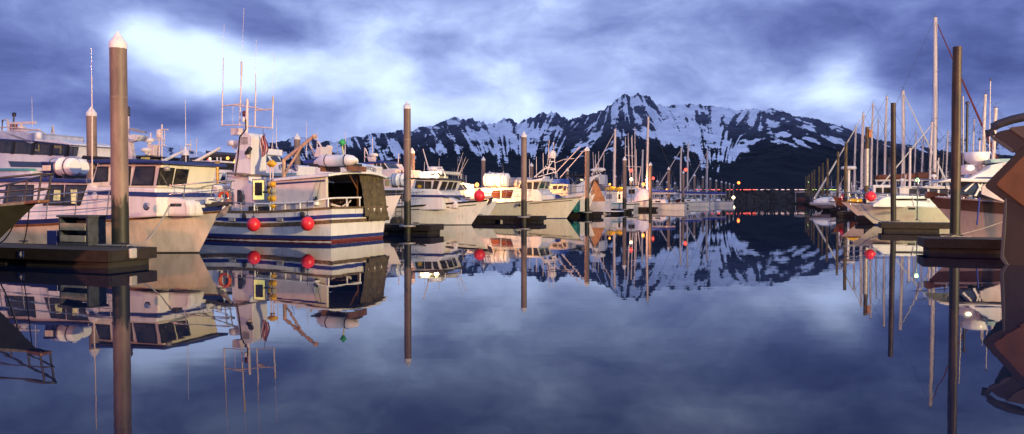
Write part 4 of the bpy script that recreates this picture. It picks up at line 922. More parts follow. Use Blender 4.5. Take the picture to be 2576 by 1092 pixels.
# ================================================================ fourth boat: cream cruiser
d = Boat('cabin_cruiser', 'cream cruiser with two wide dark side windows beside the orange lamps', 'boat', bow=on_water(1424.6, 549.7), L=17, B=5.0, ov=1.3, zs=(1.2, 1.2, 1.80), rz=R(-19))
d.hull(cream); d.band('sheer_stripe', '-0.10', '0.02', galv, .02); d.band('boot_stripe', -.05, .05, navy, .006); d.band('rub_strake', '-0.26', '-0.20', rubber, .02, .78, .97, False)
W4 = 1.7
def DV(pts): return [((1800 + x*.3663)/1.59, (550 + y*.3663)/1.59) for x, y in pts]
d.prism('deckhouse', DV([(220,566),(700,556),(960,568),(990,605),(1000,640),(1000,700),(220,725)]), W4, white, px=-W4, bevel=.06, sil=False); d.prism('foredeck_trunk', DV([(950,610),(1080,618),(1120,640),(1120,690),(950,690)]), 1.1, white, px=-1.1, bevel=.1, sil=False)
d.prism('wheelhouse', DV([(765,488),(988,480),(952,572),(730,562)]), W4 - .06, cream, px=-W4, bevel=.06, sil=False); lw4 = d.last
d.prism('wheelhouse_roof', DV([(755,478),(900,468),(1005,466),(1005,478),(900,482),(758,490)]), W4 + .15, gel, px=-W4, bevel=.03, sil=False)
d.prism('house_roof', DV([(200,556),(735,546),(735,560),(200,570)]), W4 + .12, gel, px=-W4, bevel=.03, sil=False)
for p_ in ([(848,497),(888,497),(886,567),(848,567)], [(920,495),(968,495),(945,567),(915,567)], [(775,505),(785,500),(785,550),(758,550)]): d.win(DV(p_), -(W4 - .06), fr=.06)
for p_ in ([(470,585),(543,583),(543,662),(443,660)], [(567,582),(687,578),(660,660),(567,660)]): d.win(DV(p_), -W4, mat=M('brown_glass',(.06,.02,.01),.08), fr=.05)
for p_ in ([(995,490),(1043,488),(1020,553),(972,553)], [(1055,488),(1087,487),(1065,553),(1037,553)]): d.fwin(DV(p_), 2, 1, last=lw4)
d.rails(.25, .985, .85, 9, steel, mid=1, ext=.3, bowup=.1)
x, z = d.q(1452, 497, 0); mb = MB(); mb.prism([(x-1.0,z-.05),(x+.5,z+.08),(x+.65,z+.3),(x+.3,z+.42),(x-1.0,z+.15)], -.2, .2); mb.build('bow_roller', warmwhite, d.t, bevel=.05)
MB().lathe([(.3,0),(.3,.3),(.1,.45)],12,(d.L*.88,0,d.sheer(.88)-.05)).build('windlass', navy, d.t)
mb = MB(); mb.tube([d.q3(1268,475,-1), d.q3(1268,438,-1)], .05, r2=.03); mb.build('antenna', M('yellow_rod',(.6,.42,.1),.5), d.t)
zr4 = d.q(1250, 474, -W4)[1]
canister('white life raft canister with black bands at left of the orange lamp', d.pw(1238, 473.5, -1.0), R(-19), 1.3, .62, group='life raft canisters on the cream cruiser')
canister('white life raft canister with black bands right against the orange lamp', d.pw(1262, 473.5, -1.0), R(-19), 1.3, .60, group='life raft canisters on the cream cruiser')
canister('grey covered raft roll on the cream cruiser roof', d.pw(1368*0+1375.5*0+1365*0+1276+28, 472.5, -.6), R(-19), 2.4, .40, mat=M('grey_cover',(.32,.32,.36),.7))
ball_buoy('small black ball fender hanging on the cream cruiser side', d.pw(1306, 516, -2.2), .14, None, .1, mat=black)

# teal boxes and the dock in front of the pile
tb = Vector((left[3][0].x - 2.2, left[3][0].y + .3, .45))
for k_, dx in enumerate((0, -1.7)):
    p_ = left[3][0] + Vector((-1.5 + dx, -.1 + .35*(-dx), .45)); t = thing('dock_box', ['teal fish tote on the dock beside the cream bow, right one','teal fish tote on the dock beside the cream bow, left one'][k_], 'tote', p_, HL, 'teal totes on the dock')
    mb = MB(); mb.box(-.75,.75,-.6,.6,.12,1.22); mb.build('tote_body', tealbox, t, bevel=.08)
    mb = MB(); mb.box(-.70,-.45,-.58,.58,0,.12); mb.box(.45,.70,-.58,.58,0,.12); mb.box(-.12,.12,-.58,.58,0,.12); mb.build('tote_foot', tealbox, t)
    mb = MB(); mb.box(-.78,.78,-.63,.63,1.225,1.30); mb.build('tote_lid', tealbox, t, bevel=.03)

def fender(bt, xl, lab, grp, sg=-1, m_=None):
    u = xl / bt.L; zt = bt.sheer(u); p = bt.hp(u, zt - .5); t = thing('fender', lab, 'fender', bt.w(p[0], sg*(p[1] + .12), zt - .62), 0, grp)
    MB().lathe([(.03,-.34),(.09,-.30),(.12,-.22),(.12,.22),(.09,.30),(.03,.34)], 12).build('tube', m_ or gel, t); MB().tube([(0,0,.32),(0,-.02*sg,.62)], .012, 4).build('lanyard', rubber, t)
fender(c, 4.2, 'black cylindrical fender hanging near the ladder on the charter boat', 'fenders on the white charter boat', m_=black)
fender(c, 6.3, 'white cylindrical fender just right of the pile on the charter boat', 'fenders on the white charter boat')
fender(d, 5.2, 'white cylindrical fender on the cream cruiser above the dock', 'fenders on the cream cruiser')

# ================================================================ boats behind, left side
def AFF(x0, y0, k): return lambda pts: [((x0 + x*k)/1.59, (y0 + y*k)/1.59) for x, y in pts]
c1 = AFF(0, 400, .641); c2 = AFF(450, 500, .5495); c4 = AFF(780, 560, .4028); c5 = AFF(1140, 560, .4032); c5b = AFF(0, 430, .2655); n2 = AFF(1400, 600, .1465)
c6 = AFF(2250, 600, .2747); c7 = AFF(2550, 600, .2747); dv = AFF(1800, 550, .3663)
# large tour vessel at far left
g = Boat('tour_vessel', 'large white tour vessel with a long dark slanted window band at far left', 'boat', bow=at(262, 495, 47).xy, L=26, B=6.4, ov=2, zs=(1.9, 1.8, 2.8), rz=HL)
g.hull(white); g.band('sheer_stripe', '-0.2', '0.0', teal, .02)
l = -1.6
g.prism('upper_house', c5b([(-500,480),(0,470),(900,490),(1062,540),(1030,735),(1110,770),(1110,960),(-500,960)]), 1.6, white, px=l, bevel=.08, sil=False); ltv = g.last
g.prism('roof', c5b([(-500,340),(0,350),(600,388),(1040,450),(1262,583),(1240,592),(600,520),(0,492),(-500,480)]), 1.8, M('pale_blue_roof', (.50,.54,.66), .4), px=l, bevel=.06)
g.prism('roof_stripe', c5b([(-500,460),(0,470),(600,508),(1100,565),(1100,573),(600,521),(0,492),(-500,480)]), 1.82, navy, px=l, bevel=0, sil=False)
g.prism('window_band', c5b([(-500,482),(0,500),(560,522),(1052,566),(1024,730),(560,712),(0,684),(-500,670)]), 1.63, glass, px=l, bevel=0, sil=False)
for xx in (215, 510, 790, 1018): g.prism('window_post', c5b([(xx-16,508+xx*.07),(xx+22,508+xx*.07),(xx,690+xx*.05),(xx-40,690+xx*.05)]), (-1.665, -1.632), black, px=l, bevel=0)
for q_ in ([(830,570),(940,575),(935,700),(915,700),(915,615),(830,612)], [(590,560),(605,560),(605,660),(540,655),(540,625),(585,640)]): g.prism('cabin_lining', c5b(q_), (-1.655, -1.634), M('dim_lit_lining', (.22,.20,.09), .6, emit=.10), px=l, bevel=0)
for q_ in ([(1050,598),(1090,600),(1090,730),(1032,727)], [(1105,600),(1180,604),(1155,738),(1100,732)]): g.fwin(c5b(q_), 4, 3, last=ltv, mat=glassb)
g.prism('lower_window', c5b([(130,808),(700,825),(1080,845),(1090,888),(700,905),(175,895)]), 1.63, glassb, px=l, bevel=0, sil=False)
g.prism('teal_stripe', c5b([(-500,915),(1345,950),(1345,985),(-500,958)]), 2.1, teal, px=l, bevel=0)
g.prism('lower_house', c5b([(-500,958),(1345,985),(1345,1300),(-500,1300)]), 2.0, white, px=l, bevel=.03)
g.prism('lower_window', c5b([(-500,1050),(830,1050),(830,1090),(-500,1090)]), 2.03, glass, px=l, bevel=0)
mb = MB(); 
for (a, c_) in (((0,1045),(830,1040)), ((0,1085),(830,1085))): mb.tube([g.q3(*c5b([a])[0], -2.9), g.q3(*c5b([c_])[0], -2.9)], .04)
for xx in range(20, 830, 90): mb.tube([g.q3(*c5b([(xx,1180)])[0], -2.9), g.q3(*c5b([(xx+(30 if xx%180 else -20),1042)])[0], -2.9)], .035)
mb.build('side_railing', white, g.t)
mb = MB(); mb.tube([g.q3(*c5b([q])[0], -1.5) for q in ((-300,290),(150,300),(350,318),(600,345),(690,400))], .04); mb.tube([g.q3(*c5b([q])[0], -1.5) for q in ((30,350),(40,190),(120,185),(130,355))], .06); mb.build('roof_rail', buff, g.t)
mb = MB(); mb.tube([g.q3(*c5b([(775,410)])[0], 0), g.q3(*c5b([(795,275)])[0], 0), g.q3(*c5b([(820,415)])[0], 0)], .05); mb.build('roof_frame', buff, g.t)
for q_, w_ in (((325,240),330), ((385,352),330)):
    x_, z_ = g.q(*c5b([q_])[0], -1.0); radar_bar(g, x_, -1.0, z_ - .15, 2.1, R(5), warmwhite)
MB().box(-.1,.1,-.1,.1,0,.01)
x_, z_ = g.q(*c5b([(585,450)])[0], -2.0); MB().lathe([(.10,0),(.16,.05),(.16,.35),(.05,.4)],10,(x_,-2.0,z_-.1)).build('searchlight', gel, g.t)
MB().tube([g.q3(*c5b([(490,300)])[0], -1), g.q3(*c5b([(483,-160)])[0], -1)], .022, 5, r2=.01).build('antenna', warmwhite, g.t)
MB().tube([g.q3(*c5b([(205,300)])[0], -1), g.q3(*c5b([(212,95)])[0], -1)], .05, 6).build('mast', dsteel, g.t)
x_, z_ = g.q(*c5b([(215,110)])[0], -1); MB().lathe([(.10,-.1),(.12,.1),(.04,.14)],8,(x_,-1,z_)).build('mast_lamp', black, g.t)
t = thing('flag', 'small folded red striped flag on the mast of the large tour vessel', 'flag', g.pw(*c5b([(208,235)])[0], -1), HL)
for k_ in range(5): MB().prism([((k_-2.5)*.11,.0),((k_-1.5)*.11,-.04),((k_-1.9)*.11,-.62),((k_-2.9)*.11,-.55)],-.015+k_*.01,.01+k_*.01).build('flag_stripe', M('flag_red',(.35,.02,.03),.8) if k_ % 2 == 0 else M('flag_white',(.5,.45,.45),.8), t)

# radar-mast trawler behind the thick pile
g = Boat('fishing_boat', 'white boat with a thick radar post and black canopy behind the cruiser roof', 'boat', bow=at(455, 495, 40).xy, L=15, B=4.6, zs=(1.3,1.2,1.8), rz=HL)
g.hull(white); n3 = AFF(500, 500, .2015)
g.prism('wheelhouse', [(250,420),(420,418),(440,470),(250,470)], 1.7, white, px=-1.7, bevel=.05); g.prism('black_canopy', n3([(-200,665),(290,668),(300,735),(-200,735)]), 1.9, blackcan, px=-1.7, bevel=.06)
y_ = -.2
g.prism('radar_post', n3([(62,320),(130,320),(165,560),(190,700),(60,700)]), (y_-.15, y_+.15), warmwhite, px=y_, bevel=.03)
MB().tube([g.q3(*n3([(72,330)])[0], y_), g.q3(*n3([(68,-280)])[0], y_)], .06, 8, r2=.045).build('radar_mast', warmwhite, g.t); x_, z_ = g.q(*n3([(68,-290)])[0], y_); MB().lathe([(.05,-.3),(.09,-.28),(.09,-.1),(.05,-.08),(.09,-.02),(.09,.15),(.02,.2)],10,(x_,y_,z_)).build('mast_lamp', dsteel, g.t)
g.prism('radar_arm', n3([(90,315),(235,318),(230,332),(150,345),(90,360)]), (y_-.1, y_+.1), warmwhite, px=y_, bevel=.01)
g.prism('radar_bowl', n3([(150,215),(255,190),(380,205),(370,250),(310,325),(175,300)]), (y_-.35, y_+.35), gel, px=y_, bevel=.1); x_, z_ = g.q(*n3([(285,120)])[0], y_)
mb = MB(); mb.prism([g.q(*p, y_) for p in n3([(160,75),(225,70),(415,125),(420,165),(230,120),(160,95)])], y_-.3, y_+.1); mb.build('radar_scanner', greyhull, g.t, bevel=.02)
# second mast vessel
g = Boat('fishing_boat', 'white boat with a leaning instrument tower and crossbars left of the dark pile', 'boat', bow=at(500, 495, 48).xy, L=15, B=4.4, zs=(1.3,1.2,1.8), rz=HL)
g.hull(white); g.prism('wheelhouse', [(330,418),(460,416),(470,470),(330,470)], 1.6, white, px=-1.6, bevel=.05); g.prism('wheelhouse_roof', n3([(190,612),(500,612),(900,690),(700,690),(190,640)]), 1.8, dsteel, px=-1.6, bevel=.02)
for q_ in ([(330,640),(500,640),(495,700),(320,700)],): g.win(n3(q_), -1.6, both=False, mat=M('lit_olive_pane',(.6,.5,.15),.5,emit=.25,scale=4,var=.4))
g.prism('instrument_tower', n3([(500,390),(660,395),(640,520),(630,740),(510,740),(550,520)]), (-.3,.2), warmwhite, px=0, bevel=.03)
for a_, c_, r_ in (((735,745),(735,-10),.05),((515,370),(513,150),.045),((775,410),(790,110),.03),((370,265),(790,300),.05),((480,395),(820,415),.04),((695,90),(855,92),.05),((690,100),(675,395),.04),((685,420),(680,640),.05)):
    MB().tube([g.q3(*n3([a_])[0], 0), g.q3(*n3([c_])[0], 0)], r_, 6).build('tower_spar', warmwhite, g.t)
x_, z_ = g.q(*n3([(530,340)])[0], 0); radar_dome(g, x_, -.2, z_, .30); x_, z_ = g.q(*n3([(680,180)])[0], 0); MB().lathe([(.12,-.25),(.18,-.2),(.18,.2),(.10,.28)],12,(x_,0,z_)).build('radar_pod', warmwhite, g.t)
x_, z_ = g.q(*n3([(470,530)])[0], -.2); radar_dome(g, x_, -.4, z_, .28); MB().tube([g.q3(*n3([(480,570)])[0], -.4), g.q3(*n3([(480,640)])[0], -.4)], .15).build('radar_stand', buff, g.t)
for lab, a_, c_ in (('long white boom rising right, left one of the two', (610,755), (1150,520)), ('long white boom rising right, right one of two with a hook line', (1320,735), (1890,455))):
    pa = at(*n3([a_])[0], 44); pc = at(*n3([c_])[0], 44); t = thing('crane_boom', lab, 'boom', (pa.x, pa.y, pa.z), 0, 'white crane booms')
    MB().tube([(0,0,-.1), pc - pa], .10, 8, r2=.07).build('spar', white, t); MB().tube([(0,0,-.1), (0,0,-1.8)], .12, 8).build('post', white, t); MB().tube([pc - pa, pc - pa + Vector((0,0,-.7))], .012, 4).build('hook_line', dsteel, t)
# instrument cross behind the dark pile
for (a_, c_) in (((1260,720),(1260,395)),((1130,497),(1400,515)),((1120,575),(1395,600)),((1418,600),(1422,270)),((1300,500),(1303,310)),((1112,575),(1112,430))):
    pass
g = Boat('fishing_boat', 'boat with a twin-crossbar aerial right behind the dark pile', 'boat', bow=at(560, 495, 66).xy, L=14, B=4.2, zs=(1.3,1.2,1.7), rz=HL); g.hull(white); g.prism('wheelhouse', [(430,425),(530,425),(540,480),(430,480)], 1.5, white, px=-1.5)
for (a_, c_) in (((1260,760),(1260,400)),((1130,497),(1400,515)),((1120,575),(1395,600)),((1418,600),(1422,270)),((1300,500),(1303,310)),((1112,575),(1112,430))): MB().tube([g.q3(*n3([a_])[0], 0), g.q3(*n3([c_])[0], 0)], .035, 5).build('aerial_spar', warmwhite, g.t)
x_, z_ = g.q(*n3([(1260,400)])[0], 0); MB().lathe([(.1,-.05),(.28,0),(.28,.06),(.05,.1)],12,(x_,0,z_)).build('aerial_disc', gel, g.t)
# white flybridge boat right of the cruiser roof
g = Boat('flybridge_cruiser', 'white flybridge cruiser with a white pipe rail and black cover behind the orange-lit bow', 'boat', bow=at(600, 495, 43).xy, L=14, B=4.4, zs=(1.3,1.25,1.7), rz=HL); g.hull(white)
g.prism('coaming', c2([(300,330),(550,335),(620,380),(700,402),(778,418),(778,447),(300,450)]), 1.75, gel, px=-1.75, bevel=.06)
g.prism('house', c2([(300,452),(845,452),(845,600),(300,600)]), 1.6, white, px=-1.6, bevel=.05); g.prism('house_stripe', c2([(560,440),(778,446),(778,453),(560,447)]), 1.78, navy, px=-1.7, bevel=0)
g.win(c2([(585,458),(630,458),(628,520),(580,520)]), -1.6, both=False, fm=teak)
g.prism('black_cover', c2([(452,262),(560,260),(700,268),(885,308),(885,332),(700,300),(590,303),(455,290)]), 1.5, blackcan, px=-1.5, bevel=.05)
mb = MB()
for ln in ([(563,320),(735,318),(756,340),(758,420)], [(570,355),(757,360)], [(668,322),(668,395)], [(590,322),(588,355)]): mb.tube([g.q3(*p, -1.8) for p in c2(ln)], .035)
mb.build('pipe_rail', gel, g.t)
mb = MB()
for ln in ([(775,355),(805,350),(825,370),(828,440)], [(833,430),(838,360),(870,345),(890,360),(905,440),(905,560)]): mb.tube([g.q3(*p, -1.9) for p in c2(ln)], .02)
mb.build('ladder_rail', steel, g.t)
g.prism('soft_pack', c2([(600,350),(740,355),(735,400),(640,395)]), (-1.2,-.6), canvas, px=-1.2, bevel=.08)
t = thing('exhaust_stack', 'brass-yellow vertical exhaust pipe left of the white mast tower', 'pipe', g.pw(*c2([(765,440)])[0], -1.75), 0)
zt = g.q(*c2([(765,265)])[0], -1.75)[1] - t.location.z; MB().lathe([(.085,-.6),(.085,zt-.3)],12).build('stack_pipe', M('brass_pipe',(.60,.33,.07),.35,metal=.5,var=.25,scale=5), t); MB().lathe([(.13,zt-.3),(.13,zt),(.10,zt)],12).build('stack_collar', M('brass_pipe',(.6,.33,.07)), t)
# dark-roofed boat with lit interior
g = Boat('tour_vessel', 'dark-roofed vessel with small warm and pink lights between the white booms', 'boat', bow=at(640, 495, 70).xy, L=20, B=6, zs=(1.8,1.7,2.4), rz=HL); g.hull(white)
g.prism('roof', n3([(1280,650),(1640,625),(2000,590),(2400,570),(2400,600),(2000,615),(1640,650),(1290,700)]), 2.6, dsteel, px=-2.6, bevel=.03); g.prism('house', n3([(1300,740),(2400,740),(2400,1000),(1300,1000)]), 2.4, white, px=-2.6)
mb = MB()
for xx in (1350,1530,1830,1900,2200,2380): mb.tube([g.q3(*n3([(xx,640)])[0], -2.4), g.q3(*n3([(xx,760)])[0], -2.4)], .07)
mb.build('roof_posts', white, g.t)
for k_, (xx, yy_, m_) in enumerate(((1660,690,E_rd),(1690,672,E_wh),(2040,660,E_or),(2190,700,E_or),(2170,735,E_or))):
    p_ = g.pw(*n3([(xx,yy_)])[0], -2.3); t = thing('cabin_lamp', ['small red lamp under the dark roof','tiny white lamp beside the small red one under the dark roof','orange lantern under the dark roof near the mast tower','orange glow lamp right of the lantern, touching the mast tower','lowest orange lamp under the dark roof'][k_], 'lamp', p_, 0, 'small lamps under the dark roof')
    MB().ball((0,0,0), .09 if k_ != 2 else .14, 8).build('bulb', m_, t); MB().tube([(0,0,.05),(0,0,.4)], .01, 4).build('lamp_cord', rubber, t)
# FJORDLAND
g = Boat('tour_vessel', 'white tour boat lettered FJORDLAND with warm bulbs in its wheelhouse', 'boat', bow=at(860, 495, 52).xy, L=20, B=5.6, zs=(1.7,1.6,2.3), rz=HL); g.hull(white); l = -2.3
l = -1.25; g.prism('upper_house', c4([(400,140),(612,146),(648,240),(400,244)]), 1.25, white, px=l, bevel=.05, sil=False); lfj = [None, g.last[2], g.last[1]]
g.prism('roof', c4([(400,98),(560,95),(795,93),(868,156),(835,152),(560,140),(400,140)]), 1.45, gel, px=l, bevel=.05); g.prism('roof_stripe', c4([(400,126),(560,125),(800,128),(862,156),(820,152),(560,139),(400,139)]), 1.47, navy, px=l, bevel=0)
for k_, q_ in enumerate(([(480,168),(560,166),(560,228),(480,230)], [(568,168),(598,163),(642,218),(640,226),(562,236)], [(640,165),(715,163),(745,212),(740,220),(670,220)], [(752,167),(812,166),(852,212),(850,218),(782,218)])):
    if k_ < 2: g.win(c4(q_), l, both=False, mat=lit_o if k_ == 1 else glassb)
    else: g.fwin(c4(q_), 1, 2, mat=glassb, last=lfj)
g.prism('body', c4([(300,238),(800,235),(1010,255),(1010,352),(300,360)]), 2.5, gel, px=-2.5, bevel=.06, sil=False); g.prism('teal_stripe', c4([(300,325),(1008,330),(1008,345),(300,342)]), 2.53, teal, px=-2.5, bevel=0, sil=False)
g.prism('lower_house', c4([(300,352),(1005,352),(1005,700),(300,700)]), 2.3, white, px=-2.3, sil=False)
gF = g
# COASTAL EXPLORER
g2 = Boat('tour_vessel', 'white tour boat lettered COASTAL EXPLORER with a blue canopy above the raft', 'boat', bow=at(972, 495, 44).xy, L=18, B=5.2, zs=(1.6,1.5,1.9), rz=HL); g2.hull(white); l = -2.3
g2.prism('sloped_foredeck', c5([(300,260),(540,215),(720,248),(760,253),(900,300),(968,362),(968,378),(300,385)]), 1.2, gel, px=l, bevel=.06); g2.prism('lower_house', c5([(300,380),(950,380),(950,700),(300,700)]), 1.1, white, px=l)
g2.prism('blue_canopy', c5([(180,205),(295,190),(300,172),(400,158),(660,162),(688,196),(560,188),(300,208),(190,235)]), 1.0, blue, px=l, bevel=.04)
g2.prism('upper_house', c5([(300,205),(690,195),(700,250),(300,270)]), .9, white, px=l, bevel=.03)
for q_ in ([(400,200),(470,190),(480,205),(400,212)], [(530,188),(650,186),(680,205),(560,206)]): g2.win(c5(q_), -.91, both=False)
def letters(bt, word, pts, size, lat, mat=navy, cat='lettering'):
    """word along a px polyline on the starboard side, as one lettering mesh"""
    P_ = [Vector((*bt.q(a, c_, lat),)) for a, c_ in pts]; seg = [0]
    for i in range(1, len(P_)): seg.append(seg[-1] + (P_[i] - P_[i-1]).length)
    objs = []
    for i, ch in enumerate(word):
        s_ = seg[-1] * (i + .5) / len(word); k = max(j for j in range(len(seg)) if seg[j] <= s_ or j == 0); k = min(k, len(P_)-2); f_ = (s_ - seg[k]) / (seg[k+1] - seg[k]); p = P_[k] + (P_[k+1] - P_[k]) * f_; an = math.atan2(P_[k+1].y - P_[k].y, P_[k+1].x - P_[k].x)
        if ch == ' ': continue
        cu = bpy.data.curves.new('tmpc', 'FONT'); cu.body = ch; cu.size = size; cu.align_x = 'CENTER'; cu.extrude = .004; o = bpy.data.objects.new('tmpc', cu); C.objects.link(o)
        o.matrix_world = Matrix.Translation((p.x, lat - .03, p.y)) @ Matrix.Rotation(-an, 4, 'Y') @ Matrix.Rotation(R(90), 4, 'X'); objs.append(o)
    bpy.context.view_layer.update(); dg = bpy.context.evaluated_depsgraph_get(); vs, fs = [], []
    for o in objs:
        me = bpy.data.meshes.new_from_object(o.evaluated_get(dg)); n0 = len(vs); vs += [tuple(o.matrix_world @ v.co) for v in me.vertices]; fs += [tuple(i + n0 for i in p.vertices) for p in me.polygons]; bpy.data.meshes.remove(me); bpy.data.objects.remove(o)
    m_ = MB(); m_.add(vs, fs); return m_.build(cat, mat, bt.t)
for gg, lst in ((gF, (((695.7,372),(695.7,298)), ((771,395),(771,306)), ((684,375),(688,330)))), (g2, (((798,395),(798,332)), ((868,400),(869,330))))):
    for a_, c_ in lst: MB().tube([gg.q3(*a_, .3), gg.q3(*c_, .3)], .035, 5, r2=.012).build('whip_aerial', warmwhite, gg.t)
gF.prism('radar_arch', c5([(385,165),(375,115),(400,78),(428,50),(442,55),(436,110),(425,165)]), (.2,.7), warmwhite, px=.3, bevel=.03)
MB().tube([gF.q3(*c5([(385,115)])[0], .4), gF.q3(*c5([(330,15)])[0], .4)], .06, 6).build('leaning_mast', warmwhite, gF.t)
letters(gF, 'FJORDLAND', c4([(850,300),(885,285),(920,281),(960,288),(1005,312)]), .5, -2.5)
letters(g2, 'COASTAL EXPLORER', c5([(735,332),(765,305),(800,292),(850,298),(895,325)]), .30, -1.2, M('grey_lettering', (.20,.24,.32), .6))
x_, z_ = g2.q(780, 383, 0)
MB().tube([g2.q3(794,396,0), g2.q3(779,362,0)], .06).build('lamp_mast', buff, g2.t); g2.prism('radar_bracket', [(800,396),(806,372),(818,370),(818,396)], (-.4,.4), warmwhite, px=0)
# NA.. vessel
g3 = Boat('tour_vessel', 'pale pink tour boat with blue canopy and raked wheelhouse left of the second pile', 'boat', bow=at(1125, 495, 62).xy, L=22, B=6, zs=(1.8,1.7,2.2), rz=HL); g3.hull(white); l = -2.5
g3.prism('blue_canopy', n2([(345,345),(700,325),(930,292),(1290,332),(1325,372),(1100,352),(900,352),(350,392)]), 1.65, blue, px=l, bevel=.04)
g3.prism('upper_house', n2([(350,395),(930,352),(1060,575),(860,575),(600,480),(350,430)]), 1.5, warmwhite, px=-1.5, bevel=.05, sil=False)
lg3 = g3.last
for q_ in ([(665,375),(715,375),(715,530),(665,530)], [(748,385),(820,380),(820,540),(748,540)], [(868,362),(915,357),(1012,490),(1000,508),(868,510)], [(965,362),(1090,362),(1200,490),(1075,498)], [(1115,367),(1228,377),(1332,498),(1212,495)]): (g3.win(n2(q_), -1.5, both=False, mat=glass) if q_[0][0] < 900 else g3.fwin(n2(q_), 2, 1, mat=glassb, last=lg3))
g3.prism('body', n2([(200,430),(600,470),(860,572),(1480,530),(1760,640),(1940,790),(200,800)]), 2.2, warmwhite, px=l, bevel=.06); g3.prism('teal_stripe', n2([(200,800),(1940,770),(1950,800),(200,822)]), 2.23, teal, px=l, bevel=0)
g3.prism('lower_house', n2([(200,820),(1800,800),(1800,1060),(200,1060)]), 2.0, warmwhite, px=l)
for q_ in ([(960,825),(1085,820),(1085,980),(960,985)], [(1100,820),(1205,815),(1205,980),(1100,980)]): g3.win(n2(q_), -2.01, both=False, mat=M('olive_pane',(.30,.30,.16),.4), fm=warmwhite)
letters(g3, 'NA', n2([(1385,690),(1470,655)]), .5, -2.22)
g3.prism('radar_post', n2([(510,190),(660,190),(665,320),(560,320)]), (-.3,.3), warmwhite, px=0, bevel=.03); x_, z_ = g3.q(*n2([(640,165)])[0], 0); radar_dome(g3, x_, 0, z_, .35)
for a_, c_, r_ in (((520,200),(410,-40),.06),((400,330),(398,-60),.04),((618,220),(612,-330),.03),((405,185),(515,200),.03),((1318,370),(1322,110),.04)): MB().tube([g3.q3(*n2([a_])[0], 0), g3.q3(*n2([c_])[0], 0)], r_, 5).build('mast_spar', warmwhite, g3.t)
# small express cruiser behind
g = Boat('express_cruiser', 'small white express cruiser right behind the charter boat wheelhouse', 'boat', bow=at(1226, 495, 64).xy, L=11, B=3.8, zs=(1.2,1.1,1.5), rz=R(-19)); g.hull(gel)
g.prism('cabin', [((1400+x*.412)/1.59,(500+y*.412)/1.59) for x,y in ((960,570),(1100,575),(1150,640),(1200,672),(1200,700),(960,700))], 1.5, white, px=-1.5, bevel=.05); g.prism('cabin_roof', CV([(960,562),(1080,563),(1125,575),(1125,583),(960,575)]), 1.6, gel, px=-1.5, bevel=.04)
for q_ in ([(1045,582),(1075,582),(1112,628),(1045,628)], [(1085,582),(1108,582),(1140,622),(1120,628)], [(980,582),(1030,582),(1030,628),(980,628)]): g.win(CV(q_), -1.5, both=False, mat=glassb)

# ================================================================ behind the cream cruiser
g = Boat('sportfishing_boat', 'sportfishing boat with a white pipe tower, radome and long outriggers', 'boat', bow=at(1475, 495, 80).xy, L=17, B=5, zs=(1.4,1.3,2.1), rz=R(-19)); g.hull(white)
g.prism('deckhouse', dv([(840,470),(1100,450),(1130,560),(840,560)]), 2, white, px=-2, bevel=.05)
g.prism('tower_base', dv([(1010,430),(1085,425),(1090,450),(1010,455)]), 1.0, gel, px=-1, bevel=.04)
mb = MB()
for ln in ([(1095,235),(1060,400)], [(1140,225),(1158,440)], [(1075,235),(1040,320),(920,440)], [(1085,310),(920,430)], [(1078,222),(1150,222)], [(1085,262),(1145,262)], [(1040,320),(1140,340)], [(1030,340),(1150,352)], [(1120,260),(1075,330)], [(1100,340),(1160,400)], [(960,430),(1140,380)]):
    for y_ in (-.9,.9): mb.tube([g.q3(*p, y_) for p in dv(ln)], .045)
for p in dv([(1078,222),(1150,222),(1140,340),(1085,262)]): mb.tube([g.q3(*p, -.9), g.q3(*p, .9)], .045)
mb.build('tuna_tower', white, g.t)
x_, z_ = g.q(*dv([(1118,213)])[0], 0); MB().lathe([(.3,-.1),(.42,.05),(.42,.35),(.3,.6),(0,.7)],14,(x_,0,z_)).build('radome', gel, g.t)
for a_, c_, r_ in (((1150,390),(1423,100),.05),((1200,440),(1500,100),.05),((1145,280),(1240,240),.03),((1240,240),(1355,230),.03),((1065,300),(1083,30),.03),((1130,210),(1132,50),.03),((1018,400),(1016,170),.035),((945,440),(942,210),.035),((868,440),(866,240),.03)): MB().tube([g.q3(*dv([a_])[0], -.9), g.q3(*dv([c_])[0], -.9)], r_, 5).build('outrigger', warmwhite, g.t)
g = Boat('cabin_cruiser', 'small cruiser with a royal blue canvas top behind the cream cruiser', 'boat', bow=at(1468, 495, 74).xy, L=11, B=4, zs=(1.3,1.2,1.7), rz=R(-19)); g.hull(white)
g.prism('cabin', dv([(1080,505),(1300,510),(1320,600),(1380,640),(1080,640)]), 1.6, buff, px=-1.6, bevel=.05); g.prism('blue_top', dv([(1095,480),(1130,455),(1260,455),(1305,505),(1300,515),(1095,510)]), 1.7, M('royal_canvas',(.03,.09,.42),.6,var=.15), px=-1.6, bevel=.08)
for q_ in ([(1128,530),(1172,528),(1165,560),(1128,560)], [(1190,530),(1235,528),(1215,558),(1180,560)], [(1245,535),(1270,535),(1260,575),(1235,575)]): g.win(dv(q_), -1.6, both=False)
g.rails(.5,.98,.7,6,steel)
